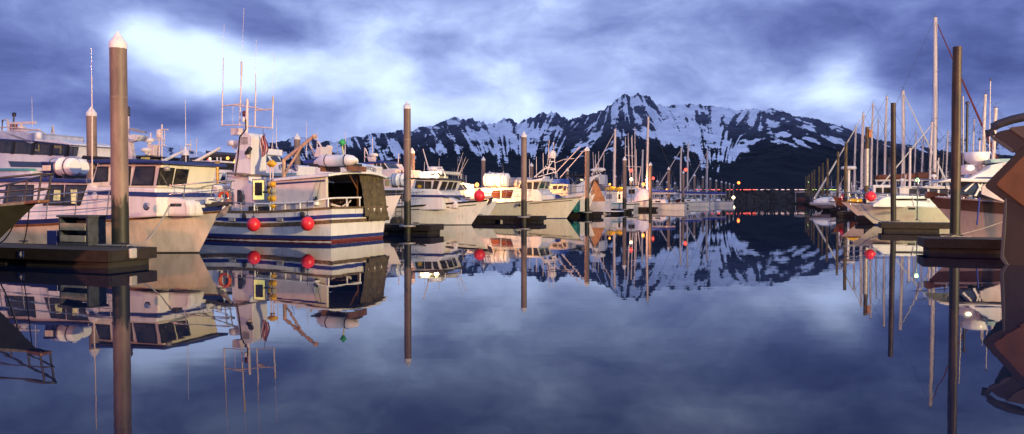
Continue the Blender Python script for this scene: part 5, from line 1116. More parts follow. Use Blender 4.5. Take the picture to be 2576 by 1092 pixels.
# flybridge motor yacht with a black bimini
g = Boat('motor_yacht', 'sleek white motor yacht with black bimini and curved arch behind the third pile', 'boat', stern=at(1532, 495, 92).xy, L=14, B=4.8, zs=(1.3,1.3,1.8), rz=R(160)); g.hull(gel)
g.prism('superstructure', c6([(0,600),(60,512),(160,520),(250,490),(330,430),(440,385),(520,352),(575,362),(610,420),(650,480),(600,500),(540,400),(480,400),(400,480),(340,600)]), 2.0, white, px=2.0, bevel=.06)
g.prism('salon', c6([(0,600),(640,600),(640,670),(0,690)]), 2.1, gel, px=2.0, bevel=.05)
g.prism('arch_panel', c6([(400,485),(500,398),(560,395),(570,410),(440,500)]), 1.9, M('salmon_canvas',(.50,.24,.14),.7), px=2.0, bevel=.03)
g.prism('windscreen', c6([(165,505),(240,405),(320,410),(320,450),(180,510)]), 1.6, glassb, px=2.0, bevel=.02)
g.prism('bimini', c6([(35,368),(250,360),(445,366),(445,380),(250,388),(45,384)]), 1.8, blackcan, px=2.0, bevel=.03)
for q_ in (((90,385),(200,500)), ((320,385),(325,420))): MB().tube([g.q3(*c6([q_[0]])[0], 1.8), g.q3(*c6([q_[1]])[0], 1.8)], .025).build('bimini_pole', steel, g.t)
x_, z_ = g.q(*c6([(460,305)])[0], 0); radar_dome(g, x_, .2, z_, .4); x_, z_ = g.q(*c6([(560,300)])[0], 0); radar_dome(g, x_, -.2, z_, .5)
for a_, c_, r_ in (((500,350),(497,205),.07),((480,262),(610,268),.06),((455,340),(443,30),.03),((482,330),(478,60),.03),((525,270),(526,20),.03),((598,270),(605,50),.03),((560,360),(510,290),.05)): MB().tube([g.q3(*c6([a_])[0], 0), g.q3(*c6([c_])[0], 0)], r_, 5).build('arch_spar', warmwhite, g.t)
mb = MB(); mb.box(-.2,.2,-.2,.2,0,.1)
# houseboat-like cabin boat
g = Boat('cabin_boat', 'flat-roofed white cabin boat with two square grey windows, stern to the right', 'boat', stern=at(1600, 495, 104).xy, L=13, B=4.2, zs=(1.1,1.0,1.5), rz=R(160)); g.hull(gel); g.band('black_stripe', '-0.30', '-0.18', black, .012)
g.prism('cabin', c6([(350,620),(885,628),(885,770),(350,770)]), 1.8, white, px=1.8, bevel=.04); g.prism('cabin_roof', c6([(350,606),(895,612),(895,628),(350,624)]), 2.0, gel, px=1.8, bevel=.03)
for q_ in ([(528,645),(612,645),(612,713),(528,711)], [(635,645),(720,645),(720,714),(633,712)]): g.win(c6(q_), 1.8, both=False, mat=M('curtained_pane',(.24,.26,.36),.3), fm=warmwhite)
g.win(c6([(815,650),(840,650),(840,715),(815,715)]), 1.8, both=False, mat=glass)
mb = MB()
for xx in (520, 632, 662): mb.tube([g.q3(*c6([(xx,605)])[0], 1.5), g.q3(*c6([(xx,535)])[0], 1.5)], .03)
mb.build('roof_stub', buff, g.t)
t = thing('skiff', 'grey inflatable skiff upside down on the flat cabin roof', 'skiff', g.pw(*c6([(560,604)])[0], 0), R(160)); MB().lathe([(.05,-1.6),(.4,-1.3),(.5,0),(.42,1.5),(.3,1.6)],14,(0,0,.35),'x').build('hull', M('dark_grey_tube',(.10,.10,.12),.6), t)
for k_, (xx, yy_, L_) in enumerate(((705,592,.75),(835,604,.9))):
    t = thing('kayak', ['short yellow kayak on the flat cabin roof near the white mast, left one','short yellow kayak on the flat cabin roof, right one beside the pile'][k_], 'kayak', g.pw(*c6([(xx,yy_)])[0], .4), R(160), 'yellow kayaks'); MB().lathe([(.02,-L_),(.22,-L_*.6),(.33,0),(.22,L_*.6),(.02,L_)],14,(0,0,.3),'x').build('hull', yellowp, t)
    MB().lathe([(.18,.33),(.24,.33),(.24,.36),(.18,.36)],12,(0,0,.28)).build('cockpit_rim', black, t)
# pink stern
g = Boat('motorboat', 'pale pink boxy stern with a swim platform right of the third pile', 'boat', stern=at(1528, 495, 83).xy, L=9, B=3.4, zs=(1.35,1.3,1.6), rz=R(160), wl=.96); g.hull(warmwhite)
g.prism('swim_platform', [(-1.5,.28),(.05,.28),(.05,.36),(-1.4,.36)], 1.5, gel, bevel=.02); g.prism('stern_hatch', [(-.12,.75),(-.06,.75),(-.06,1.1),(-.12,1.1)], .4, cream, bevel=.02)
t = thing('plywood_board', 'orange-brown boards leaning in an A beside the third pile', 'board', at(*c6([(490,775)])[0], 86), R(-10))
hh = 2.5; MB().prism([(-.9,0),(-.2,hh),(.25,hh*.75),(1.1,0)], -.05, .02).build('panel', M('orange_plywood',(.50,.22,.08),.7,var=.2), t); MB().prism([(-1.3,0),(-1.1,0),(-.2,hh*1.02),(-.35,hh*1.02)], .05, .12).build('prop', black, t)
# dinghy hung upright
p_ = at(*c6([(1155,785)])[0], 108); t = thing('dinghy', 'small white dinghy stood on its side above the water', 'dinghy', p_, R(70))
MB().ball((0,0,0), 1, 20, (.5,1.25,2.1)).build('hull', gel, t); t.rotation_euler = (R(0), R(14), R(60))
mb = MB(); mb.tube([(.05, 1.28*math.sin(a*math.pi/12), 2.14*math.cos(a*math.pi/12)) for a in range(25)], .06, 6); mb.build('gunwale', buff, t)
# dark-roofed cabin boat
g = Boat('cabin_boat', 'cabin boat with black flat roof and raked windows right of the yellow kayak', 'boat', bow=at(1608, 495, 122).xy, L=12, B=4, zs=(1.3,1.2,1.7), rz=R(-19)); g.hull(white); g.band('sheer_stripe','-0.28','-0.15',navy,.012)
g.prism('cabin', c6([(830,528),(1060,525),(1050,610),(1140,640),(1140,700),(830,700)]), 1.6, gel, px=-1.6, bevel=.05); g.prism('black_roof', c6([(818,520),(930,510),(1130,520),(1130,532),(818,530)]), 1.8, blackcan, px=-1.6, bevel=.03)
for q_ in ([(995,545),(1045,543),(1022,600),(990,602)], [(945,545),(975,545),(972,605),(940,605)], [(850,545),(880,545),(880,605),(850,605)]): g.win(c6(q_), -1.6, both=False)
# white stern with a grille, facing us
g = Boat('motorboat', 'squat white stern with a louvred grille right of the sixth pile', 'boat', stern=at(1675, 495, 118).xy, L=8.5, B=3.4, zs=(1.5,1.4,1.7), rz=R(160), wl=.96); g.hull(warmwhite)
x_, z_ = g.q(*c7([(320,800)])[0], 1.66)
mb = MB()
for k_ in range(5): mb.box(x_-.9, x_+.7, 1.62, 1.70, z_-.7+k_*.18, z_-.62+k_*.18)
mb.build('grille', brasswood, g.t)
mb = MB()
for k_ in range(6): mb.tube([(.6+k_*.5,1.3,1.4),(.6+k_*.5,1.3,2.6)], .04)
mb.tube([(.5,1.3,2.6),(3.4,1.3,2.6)], .04); mb.build('pot_rack', galv, g.t)
g.prism('wheelhouse', [(4,1.3),(6.8,1.3),(6.9,3.2),(4,3.2)], 1.3, white, bevel=.05); g.win([(4.4,2.3),(5.3,2.3),(5.3,2.9),(4.4,2.9)], 1.3, px=False)

# ================================================================ the other moored boats
NEARW = {'left': 'left', 'right': 'right'}
hulls = [white, gel, warmwhite, buff, cream, navy, M('slate_hull',(.16,.17,.19),.4,var=.2,streak=True), M('sea_green_hull',(.06,.16,.15),.4,var=.2,streak=True), M('maroon_hull',(.16,.03,.03),.4,var=.2), white]
def generic(kind, label, pos, rz, L, rnd, group, bowfirst=True, hm=None):
    B_ = L * (.33 if kind != 'sail' else .29); zs = (1.0 + L*.012, .95 + L*.01, 1.25 + L*.035)
    g = Boat({'cruiser':'cabin_cruiser','fly':'flybridge_cruiser','work':'fishing_boat','skiff':'motorboat'}[kind], label, 'boat', L=L, B=B_, ov=.8, zs=zs, rz=rz, group=group, **({'bow': pos} if bowfirst else {'stern': pos}))
    g.hull(hm or rnd.choice(hulls[:5]), n=12); g.band('sheer_stripe', '-0.16', '-0.04', rnd.choice([navy, black, teal, redbot, navy]), .012, n=12); w_ = B_/2 * .74; D_ = zs[1] - .05
    x0, x1 = L*.22, L*.62
    if kind == 'skiff':
        g.prism('windscreen', [(L*.42,D_),(L*.60,D_),(L*.50,D_+.75),(L*.44,D_+.75)], w_, glassb, bevel=.03); g.prism('console', [(L*.2,D_),(L*.42,D_),(L*.42,D_+.35),(L*.2,D_+.35)], w_*.8, bluedeck, bevel=.04)
        g.prism('outboard_motor', [(-.5,.2),(-.15,.2),(-.1,1.2),(-.25,1.5),(-.6,1.4)], .2, black, bevel=.05); return g
    hh = 1.35 if kind != 'work' else 1.6
    if kind == 'work': x0, x1 = L*.42, L*.74
    g.prism('cabin', [(x0,D_),(x1+.9,D_),(x1+.5,D_+.55),(x1+.05,D_+.6),(x1-.35 if kind != 'work' else x1+.1,D_+hh),(x0+.1,D_+hh)], w_, rnd.choice([white, gel, warmwhite]), bevel=.05)
    g.prism('cabin_roof', [(x0-.25,D_+hh),(x1-.05,D_+hh),(x1-.2,D_+hh+.08),(x0-.2,D_+hh+.08)], w_+.12, rnd.choice([gel, gel, white, navy]), bevel=.03)
    nw = 3 if L < 11 else 4
    for i in range(nw):
        a = x0 + .3 + (x1 - x0 - .8) * i / nw; c_ = a + (x1 - x0 - .8) / nw - .15; g.win([(a,D_+.68),(c_,D_+.68),(c_-.05,D_+hh-.15),(a+.05,D_+hh-.15)], w_, px=False, mat=rnd.choice([glass, glass, glassb, glass, lit_g]))
    g.face_win((x1+.02,D_+.6), (x1-.35 if kind != 'work' else x1+.1,D_+hh-.02), w_-.08, 3)
    top = D_ + hh + .08
    if kind == 'fly':
        g.prism('flybridge', [(x0+.6,top),(x1-.4,top),(x1-.9,top+.6),(x0+.6,top+.5)], w_*.85, gel, bevel=.06); g.prism('bimini', [(x0+.4,top+1.5),(x1-1.1,top+1.5),(x1-1.0,top+1.58),(x0+.5,top+1.6)], w_*.8, rnd.choice([blue, blackcan, canvas]), bevel=.03)
        mb = MB()
        for sg in (-1,1):
            for xx in (x0+.6, x1-1.2): mb.tube([(xx, sg*w_*.75, top+.3),(xx, sg*w_*.75, top+1.5)], .02)
        mb.build('bimini_frame', steel, g.t); top += .6
    mb = MB(); xm = x0 + .9; mb.tube([(xm,0,top-.1),(xm-.1,0,top+1.3+rnd.random()*1.2)], .05, 6); mb.tube([(xm,-.5,top+1.0),(xm,.5,top+1.0)], .03, 5)
    mb.build('mast', warmwhite, g.t); radar_dome(g, xm+.25, 0, top+.8, .22)
    for k_ in range(rnd.choice([1,2,2,3])): g.whip(x0+.4+k_*.5, rnd.choice([-.8,.8])*w_, top-.3, top+2.2+rnd.random()*2.2, .022, warmwhite, dx=-.3*rnd.random())
    if kind == 'work':
        g.prism('gantry', [(L*.12,D_),(L*.15,D_),(L*.17,D_+2.4),(L*.14,D_+2.4)], w_, galv, bevel=.02) if False else None
        mb = MB()
        for sg in (-1,1): mb.tube([(L*.14,sg*w_,D_-.1),(L*.16,sg*w_,D_+2.3)], .06)
        mb.tube([(L*.16,-w_,D_+2.3),(L*.16,w_,D_+2.3)], .06); mb.tube([(x0,0,D_+1.2),(L*.16,0,D_+2.9)], .05); mb.build('gantry', galv, g.t)
    g.rails(.35,.98,.65,6,steel,mid=1,r=.022)
    return g
KW = {'cruiser':'cabin cruiser','fly':'flybridge cruiser','work':'working boat with a gantry','skiff':'open motorboat'}
rnd = random.Random(12)
def fillrow(piles, idx, hd, side, sideword, vis):
    for i in idx:
        p, r, k = piles[i]
        for j, s_ in enumerate((-1, 1)):
            kind = vis.get((i, s_), rnd.choice(['cruiser','fly','work','cruiser','skiff']))
            if kind is None: continue
            L_ = {'cruiser':9.5,'fly':11,'work':11.5,'skiff':6.5}[kind] + rnd.random()*1.5
            d_ = Vector((math.cos(hd), math.sin(hd), 0)); e_ = Vector((-d_.y, d_.x, 0)); wd = L_*.33/2
            off = (.3 + wd) if s_ * side > 0 else -(.25 + 1.75 + wd)
            off = off * side
            bf = rnd.random() < .62
            pos = p + e_ * off + d_ * (-.6 - rnd.random()*1.2)
            hm = rnd.choice(hulls); hc = {'navy_paint':'navy-hulled','slate_hull':'slate-hulled','sea_green_hull':'green-hulled','maroon_hull':'maroon-hulled','buff_paint':'buff-hulled'}.get(hm.name, 'white'); lab = '%s %s %s the %s pile of the %s row' % (hc, KW[kind], 'just before' if (e_*off).y < 0 else 'just beyond', ORD[i], sideword)
            if bf: generic(kind, lab, pos, hd, L_, rnd, 'boats moored along the %s fingers' % sideword, True, hm)
            else: generic(kind, lab, pos, hd + math.pi, L_, rnd, 'boats moored along the %s fingers' % sideword, False, hm)
fillrow(left, range(4, 16), HL, 1, 'left', {(4,-1):None, (4,1):'fly', (5,-1):None, (6,-1):'skiff', (6,1):'work', (7,1):'skiff', (14,1):'skiff', (15,1):'skiff'})
fillrow(right, range(3, 13), R(160), -1, 'right', {(3,-1):None, (3,1):'work', (4,-1):'skiff', (12,1):'skiff',(12,-1):'skiff',(5,1):'cruiser'})
# a second row behind the left fingers
SEC = [(1010,72,'fly'),(1165,88,'cruiser'),(1300,96,'cruiser'),(1395,110,'fly'),(1470,122,'work'),(1530,118,'fly'),(1560,140,'cruiser'),(1600,128,'work'),(1655,165,'fly'),(1700,175,'cruiser'),(1725,190,'fly'),(1752,215,'work'),(1785,235,'cruiser'),(860,68,'cruiser'),(1240,120,'work'),(1350,140,'cruiser')]
plc = ['left of the second white-capped pile','behind the charter boat bow','behind the red lamp left of the third pile','behind the sportfishing tower','behind the black bimini','at the foot of the tall white mast','behind the yellow kayaks','among the tall fishing poles','behind the white sail mast','near the smallest red lamp','beside two close masts','behind the tenth pile','below the last bare mast','behind the grey inflatable','behind the orange lamps','behind the cream cruiser wheelhouse']
SEC += [(930,82,'fly'),(1075,90,'work'),(1450,150,'fly'),(1500,160,'work'),(1640,190,'cruiser'),(1670,205,'fly')]
plc += ['right of the blue canopy boat','above the charter boat work lights','between the boom tips','right of the motor yacht arch','behind the sixth pile','behind the seventh pile']
for (px, Y, kind), w_ in zip(SEC, plc):
    p = at(px, 495, Y); generic(kind, 'far white %s %s' % (KW[kind].replace(' with a gantry',''), w_), p, HL, 10.5 + rnd.random()*2, rnd, 'boats in the second row at left')

# ================================================================ sailing boats
def sailboat(label, px, top, Y, rz, L=11, mat=alum, hm=white, cover=None, wpx=4.5, furl=None, group='sailing boats', base=None, cov=True, boomlen=.36, stays=True):
    pm = at(px, 495.6, Y); z1 = at(px, top, Y).z; d_ = Vector((math.cos(rz), math.sin(rz), 0)); B_ = L*.3
    g = Boat('sailboat', label, 'boat', bow=pm + d_ * L * .40, L=L, B=B_, ov=1.3, zs=(1.0,.95,1.35), rz=rz, group=group, full=.42, wl=.8); xm = g.lwl - L*.40
    g.hull(hm, n=14); g.band('sheer_stripe', '-0.16', '-0.05', navy, .012, n=14)
    g.prism('cabin_trunk', [(L*.22,.9),(L*.70,.95),(L*.64,1.32 if L < 15 else 2.3),(L*.24,1.42 if L < 15 else 2.9)], B_*.32, gel, bevel=.08)
    for k_ in range(3): g.win([(L*(.30+k_*.1),1.08),(L*(.36+k_*.1),1.08),(L*(.36+k_*.1),1.26),(L*(.30+k_*.1),1.26)], B_*.32, px=False)
    r_ = wpx / 2 / F * Y
    MB().tube([(xm,0,.9),(xm,0,(z1+.9)/2),(xm-.12,0,z1)], r_, 10, r2=r_*.86).build('mast', mat, g.t)
    for fz in (.48,.72): MB().tube([(xm,-B_*.42,z1*fz),(xm+.05,0,z1*fz+.06),(xm,B_*.42,z1*fz)], .03, 5).build('spreader', mat, g.t)
    mb = MB(); mb.tube([(xm-.3,0,z1+.05),(xm+.1,0,z1+.05)], .02); mb.tube([(xm-.1,0,z1),(xm-.1,0,z1+.45)], .012); mb.tube([(xm-.1,0,z1+.3),(xm-.5,0,z1+.45)], .012); mb.build('wind_vane', dsteel, g.t)
    if stays:
        mb = MB(); rs = max(.008, .30 * Y / F)
        for sg in (-1,1): mb.tube([(xm-.2,sg*B_*.46,1),(xm,sg*B_*.42,z1*.72),(xm-.1,0,z1)], rs, 4); mb.tube([(xm,sg*B_*.46,1),(xm,0,z1*.7)], rs, 4)
        mb.tube([(.1,0,1.1),(xm-.12,0,z1)], rs, 4)
        if not furl: mb.tube([(g.L-.2,0,1.4),(xm-.1,0,z1)], rs, 4)
        mb.build('rigging', dsteel, g.t)
    if furl: MB().tube([(g.L-.2,0,1.5),(xm-.1,0,z1-.3)], max(.07, r_*.75), 8, r2=.04).build('furled_sail', furl, g.t)
    bz = 2.35 if L < 15 else 3.75; cs = 1 if L < 15 else 1.8
    bl = L * boomlen; MB().tube([(xm-.1,0,bz),(xm-bl,0,bz-.05)], .07*cs, 8).build('boom', mat, g.t)
    if cov:
        cv_ = []; n_ = 14; pr = []
        for i in range(n_+1):
            x_ = xm + .12 - (bl+.1) * i / n_; h_ = .42 * (1 - .45*i/n_) + .03*math.sin(i*2.1)
            pr.append([(x_, .20*cs*math.cos(a)*(1+.2*math.sin(i)), bz + .1 + cs*(h_*.5 + h_*.62*math.sin(a))) for a in [2*math.pi*q/10 for q in range(10)]])
        vs = [v for r__ in pr for v in r__]; MB().add(vs, [(i*10+q, i*10+(q+1) % 10, (i+1)*10+(q+1) % 10, (i+1)*10+q) for i in range(n_) for q in range(10)] , True).build('sail_cover', cover or blue, g.t)
    g.rails(.3,.98,.6,7,steel,mid=1,r=.016); return g
for (px, top, Y, lab, w_, fu) in [(1545,325,120,'sailboat with a thick white mast and slanting furled sail, left of the group',7,warmwhite),(1628,294,112,'sailboat with the tallest left-side mast beside a row pile',6,None),(1711.5,372,149,'sailboat with left one of two close pale masts near the red lamp',4.5,warmwhite),
        (1729,360,160,'sailboat with right one of two close pale masts near the red lamp',4.5,None),(1777.6,378,165,'sailboat with a lone pink mast and slanting furled sail',5.5,warmwhite),(1615,377,160,'sailboat with a short mast above the orange lamp, left of the tallest mast',5,None)]:
    sailboat(lab, px, top, Y, R(160), 11, wpx=w_, furl=fu, group='sailing boats on the left')
SECR = [(2120,118,'cruiser','behind the white davit post'),(2165,122,'fly','behind the sleeved pile, left side'),(2215,112,'cruiser','right of the sleeved timber pile'),(2255,128,'work','behind the second timber pile'),(2300,100,'fly','above the green-white lamp'),(2330,125,'cruiser','left of the tallest mast'),(2375,88,'cruiser','right of the tallest mast'),(2440,100,'fly','under the thin black pole'),(2150,165,'work','left of the sleeved pile'),(2100,175,'cruiser','among the thin far piles')]
for px, Y, kind, w_ in SECR: generic(kind, 'far white %s %s at right' % (KW[kind].replace(' with a gantry',''), w_), at(px, 495, Y), R(160), 10.5 + rnd.random()*2, rnd, 'boats in the second row at right')
# trolling boat with bunched poles
g = generic('work', 'trolling boat with a bundle of tall raised poles beneath the red lamp', at(1608,495,125), HL, 13, rnd, 'boats in the second row at left')
for k_, (xa_, ya_, xb_, yb_) in enumerate([(1582,430,1580,335),(1586,480,1581,362),(1593,470,1588,345),(1598,480,1597,300+20),(1602,480,1600,375),(1605,475,1612,420),(1573,420,1573,345),(1590,400,1590,340)]): MB().tube([g.q3(xa_, ya_, 0), g.q3(xb_, yb_, 0)], .10, 5, r2=.05).build('trolling_pole', alum, g.t)
mb = MB(); mb.tube([g.q3(1572,418,0), g.q3(1612,420,0)], .05); mb.tube([g.q3(1574,390,0), g.q3(1596,393,0)], .05); mb.build('pole_spreader', alum, g.t)
for (px, top, Y, lab, w_, fu, rz_, cv, kk) in [
        (2350,44,90,'tallest sailboat mast at right with brown sail cover and dark red furled sail',10,M('dark_red_furl',(.16,.03,.03),.8),HL,browncov,0),
        (2271,228,105,'sailboat with white mast and long pale furled sail slanting down to the right',8.5,cream,HL,canvas,0),
        (2225,243,97,'sailboat with slim pink mast between the dark pile and the sleeved pile',5.5,None,R(160),blue,0),
        (2191,260,104,'sailboat with slim pink mast just right of the sleeved timber pile',5.2,None,R(160),blue,0),
        (2167,285,110,'sailboat with mast just left of the sleeved timber pile',7,cream,R(160),blue,0),
        (2149,318,125,'sailboat with the leftmost mast of the right group',5,None,R(160),canvas,0),
        (2339,307,88,'sailboat with pale mast just left of the tallest mast',6,cream,R(160),blue,0),
        (2318,346,100,'sailboat with short pink mast between two white masts',4.5,None,R(160),canvas,0),
        (2205,300,128,'sailboat with a thin low mast behind the sleeved pile',3.6,None,R(160),canvas,0),(2240,320,140,'sailboat with a short thin mast left of the second timber pile',3.4,None,R(160),blue,0),(2300,330,135,'sailboat with a thin mast above the green-white lamp',3.4,None,R(160),blue,0),(2380,330,110,'sailboat with a thin mast just left of the thick pile',4,None,R(160),canvas,0),(2445,300,90,'sailboat with a thin mast right of the black pole',4,None,R(160),blue,0),
        (2471,238,70,'sailboat with pale mast behind the radar dome at right',8,None,R(160),blue,0),
        (2497,272,60,'sailboat with orange-lit mast beside the dark raised bow',9,None,R(160),blue,0)]:
    sailboat(lab, px, top, Y, rz_, 12.5 if top > 50 else 17, wpx=w_, furl=fu, group='sailing boats on the right', cover=cv, mat=alum)
for k_, (px, top, Y, wd, m_, lab) in enumerate([(2430,258,48,7,black,'thin black pole standing between the thick pile and the radar dome'),(2487,200,50,2.5,warmwhite,'very thin pale aerial pole left of the dark raised bow'),(2288,370,80,7,alum,'short pale mast with a small platform right of the white mast'),(2462,350,64,5,alum,'stub mast left of the radar dome mast')]):
    p = at(px, 495, Y); z1 = at(px, top, Y).z; t = thing('pole', lab, 'pole', (p.x, p.y, 0), 0); r_ = wd/2/F*Y
    MB().tube([(0,0,-.5),(0,0,z1)], r_, 8, r2=r_*.8).build('shaft', m_, t); MB().lathe([(r_*1.5,z1-.1),(r_*1.5,z1),(r_*.5,z1+.08)],8).build('pole_head', dsteel, t)

# ================================================================ right side, near boats
c1b = AFF(3700, 400, .669); r6 = AFF(3560, 560, .3113); r2 = AFF(3300, 600, .3664)
g = Boat('cabin_cruiser', 'pink-lit cruiser with a brown sheer band and wooden bow pulpit behind the thick pile', 'boat', bow=on_water(2434, 605), L=12.5, B=4.2, ov=1.5, zs=(1.35,1.35,1.83), rz=R(160), wl=.8, full=.4)
g.hull(buff); g.band('sheer_band', '-0.50', '-0.03', M('brown_band', (.16,.10,.07), .4), .012); g.band('toe_rail', '-0.03', '0.03', gel, .02)
g.prism('bow_pulpit', r6([(470,668),(500,662),(735,700),(740,720),(590,712),(560,738),(500,752),(468,748)]), .32, teak, px=0, bevel=.04)
MB().tube([g.q3(*r6([(530,700)])[0], 0), g.q3(*r6([(575,785)])[0], 0)], .04).build('anchor_shank', dsteel, g.t)
g.prism('foredeck_trunk', r6([(900,665),(1020,700),(1020,740),(900,735)]), 1.1, warmwhite, px=1.1, bevel=.06)
g.prism('windshield', r6([(905,650),(1015,545),(1500,545),(1500,745),(905,700)]), 1.45, glassb, px=1.45, bevel=.03)
for q_ in ([(940,655),(1070,545),(1095,545),(970,665)], [(1075,720),(1165,560),(1190,565),(1105,725)], [(1120,560),(1140,560),(1170,650),(1155,655)]): g.prism('windshield_frame', r6(q_), (1.45, 1.50), gel, px=1.45, bevel=.01)
g.prism('hardtop', r6([(590,545),(760,500),(900,490),(1250,500),(1500,500),(1500,545),(1200,545),(900,535),(700,540)]), 1.7, gel, px=1.5, bevel=.04)
g.prism('house_front', r6([(1170,700),(1175,600),(1220,560),(1500,560),(1500,790),(1440,795)]), 1.52, warmwhite, px=1.5, bevel=.03)
g.prism('flybridge', r6([(1000,500),(1250,370),(1290,320),(1480,285),(1700,285),(1700,500)]), 1.4, gel, px=1.4, bevel=.05)
g.prism('flybridge_stripe', r6([(1120,478),(1260,476),(1700,476),(1700,494),(1080,494)]), 1.42, navy, px=1.4, bevel=0)
g.prism('spray_screen', r6([(1270,248),(1470,240),(1700,240),(1700,285),(1480,290),(1300,295)]), 1.3, M('pale_teal_screen',(.40,.58,.58),.3), px=1.4, bevel=.02)
x_, z_ = g.q(*r6([(1108,225)])[0], 0); MB().lathe([(.1,-.4),(.2,-.3),(.42,-.12),(.46,0),(.46,.16),(.40,.22),(0,.24)],18,(x_,0,z_)).build('radar_dome', gel, g.t)
for a_, c_, r_ in (((960,250),(1150,245),.035),((1280,145),(1080,470),.06),((1110,260),(1140,470),.04),((900,350),(1130,345),.05),((940,520),(935,-560),.03),((1225,360),(1222,-60),.018),((1130,470),(1300,400),.05)): MB().tube([g.q3(*r6([a_])[0], 0), g.q3(*r6([c_])[0], 0)], r_, 6).build('bridge_spar', warmwhite if r_ > .03 else galv, g.t)
x_, z_ = g.q(*r6([(990,400)])[0], .2); MB().lathe([(.3,-.15),(.4,-.05),(.38,.15),(.15,.25)],14,(x_,.2,z_)).build('searchlight', warmwhite, g.t)
t = thing('bridge_lamp', 'small warm lamp glowing behind the radar dome at right', 'lamp', g.pw(*r6([(1035,358)])[0], .6), 0); MB().ball((0,0,0),.09,10,(1.6,.6,1)).build('bulb', E_wh, t); MB().box(-.2,.2,.03,.08,.08,.13).build('lamp_hood', gel, t)
g.rails(.5,.985,.75,7,steel,mid=1,ext=.5,r=.02)
mooring_line('blue mooring rope hanging down the pink-lit hull at right', g.pw(*r6([(1150,740)])[0], 1.75), g.pw(*r6([(1115,1090)])[0], 2.3), .03, .0, blrope)
mooring_line('thin line slanting from the dock end to the pink-lit hull', FR[0].matrix_basis @ Vector((-.2,-.6,.5)), g.pw(*c1b([(470,725)])[0], 2.0), .010, .05)
# white hulls with the red ball
g = Boat('sailboat', 'white hull with a small dark slot port and red ball on its bow rail', 'boat', bow=on_water(2202, 566), L=14, B=4.0, ov=1.5, zs=(1.15,1.12,1.36), rz=R(160), wl=.8, full=.42)
g.hull(cream); g.band('toe_rail', '-0.07', '0.03', gel, .03); g.band('boot_stripe', -.05, .10, navy, .01)
g.prism('slot_port', [(2284,522),(2302,522),(2302,527.5),(2284,527.5)], (1.90, 1.99), black, px=1.9, bevel=.01)
g.prism('cabin_trunk', [(2195,515),(2222,497),(2260,492),(2420,495),(2420,525),(2195,521)], 1.35, gel, px=1.35, bevel=.08)
for q_ in ([(2256,500),(2330,500),(2330,504),(2250,504)],): g.win(q_, 1.35, both=False)
g.rails(.2,.985,.75,10,steel,mid=1,ext=.2,r=.022)
ball_buoy('red ball buoy on the bow rail of the white hull at right', g.pw(2190, 495, .5), .34, None, 0)
MB().box(-.3,.3,-.2,.2,0,.25)
t = thing('tackle_box', 'small pale box under the red ball on the white bow', 'box', g.pw(2192, 511, .5), R(160)); MB().box(-.3,.3,-.18,.18,.0,.25).build('box_body', cream, t, bevel=.02); MB().box(-.32,.32,-.2,.2,.252,.29).build('box_lid', gel, t)
mooring_line('thin blue mooring line drooping from the red-ball bow to the dock end', g.w(g.L-.6,.3,1.35), FR[1].matrix_basis @ Vector((-.3,-.6,.5)), .02, .35, blrope)
g = Boat('sailboat', 'white bow half hidden behind the red-ball hull at right', 'boat', bow=on_water(2169, 552.5), L=12, B=3.8, ov=1.7, zs=(1.1,1.05,1.5), rz=R(160), wl=.8, full=.42); g.hull(warmwhite); g.band('toe_rail','-0.07','0.03',teak,.03); g.band('boot_stripe', -.05,.12,navy,.01)
g.rails(.3,.985,.7,8,steel,mid=1,r=.022); g.prism('anchor_locker', [(2128,508),(2170,508),(2168,500),(2140,500)], .4, yellowp, px=0, bevel=.05)
g.prism('cabin_trunk', [(3,.9),(8,1.0),(7.5,1.45),(3,1.5)], 1.1, gel, bevel=.08); g.win([(4,1.15),(6,1.15),(6,1.35),(4,1.35)], 1.1, px=False)
g = Boat('fishing_boat', 'dark weathered bow lit orange on its side, left end of the right boats', 'boat', bow=on_water(2122, 540), L=11, B=3.8, ov=1.1, zs=(1.3,1.25,1.9), rz=R(160), wl=.8)
g.hull(rustlitp); g.band('lower_band', -.1, '-0.95', M('weathered_dark',(.07,.05,.04),.8,var=.3), .01); g.band('rail_cap', '-0.05', '0.06', galv, .04)  # orange lamp light on this hull is put into its colour
ball_buoy('small red ball on the orange-lit bow at right', g.pw(2119, 497, .3), .35, None, 0)
g.prism('wheelhouse', [(5.2,1.2),(7.2,1.2),(7.3,3.0),(5.2,3.0)], 1.3, white, bevel=.05); g.win([(5.5,2.1),(6.3,2.1),(6.3,2.7),(5.5,2.7)], 1.3, px=False); g.win([(6.5,2.1),(7.0,2.1),(7.0,2.7),(6.5,2.7)], 1.3, px=False)
t = thing('barrel', 'yellow-brown drum on the orange-lit bow at right', 'drum', g.pw(2132, 496, .2), 0); MB().lathe([(.3,-.3),(.32,-.3),(.32,0),(.33,.02),(.32,.04),(.32,.6),(.28,.62)],16).build('drum_body', M('ochre_drum',(.40,.22,.05),.5,var=.2), t); MB().lathe([(.0,.622),(.1,.622),(.1,.65),(0,.65)],10).build('drum_cap', galv, t)
# white davit post
p_ = on_water(2134, 528); p_ = at(2134, 495, 80)
t = thing('davit', 'white davit post with a round head before the mottled timber pile', 'davit', (p_.x, p_.y, .4), 0, None); z1 = at(2134, 427, 80).z - .4
MB().tube([(0,0,0),(0,0,z1)], .14, 10).build('post', gel, t); MB().lathe([(.5,z1),(.72,z1+.05),(.72,z1+.28),(.5,z1+.35)],16).build('head', gel, t); MB().tube([(-.1,0,z1-.05),(-.9,0,z1-1.6),(-.9,0,z1-2.8)], .09, 8).build('arm', warmwhite, t)
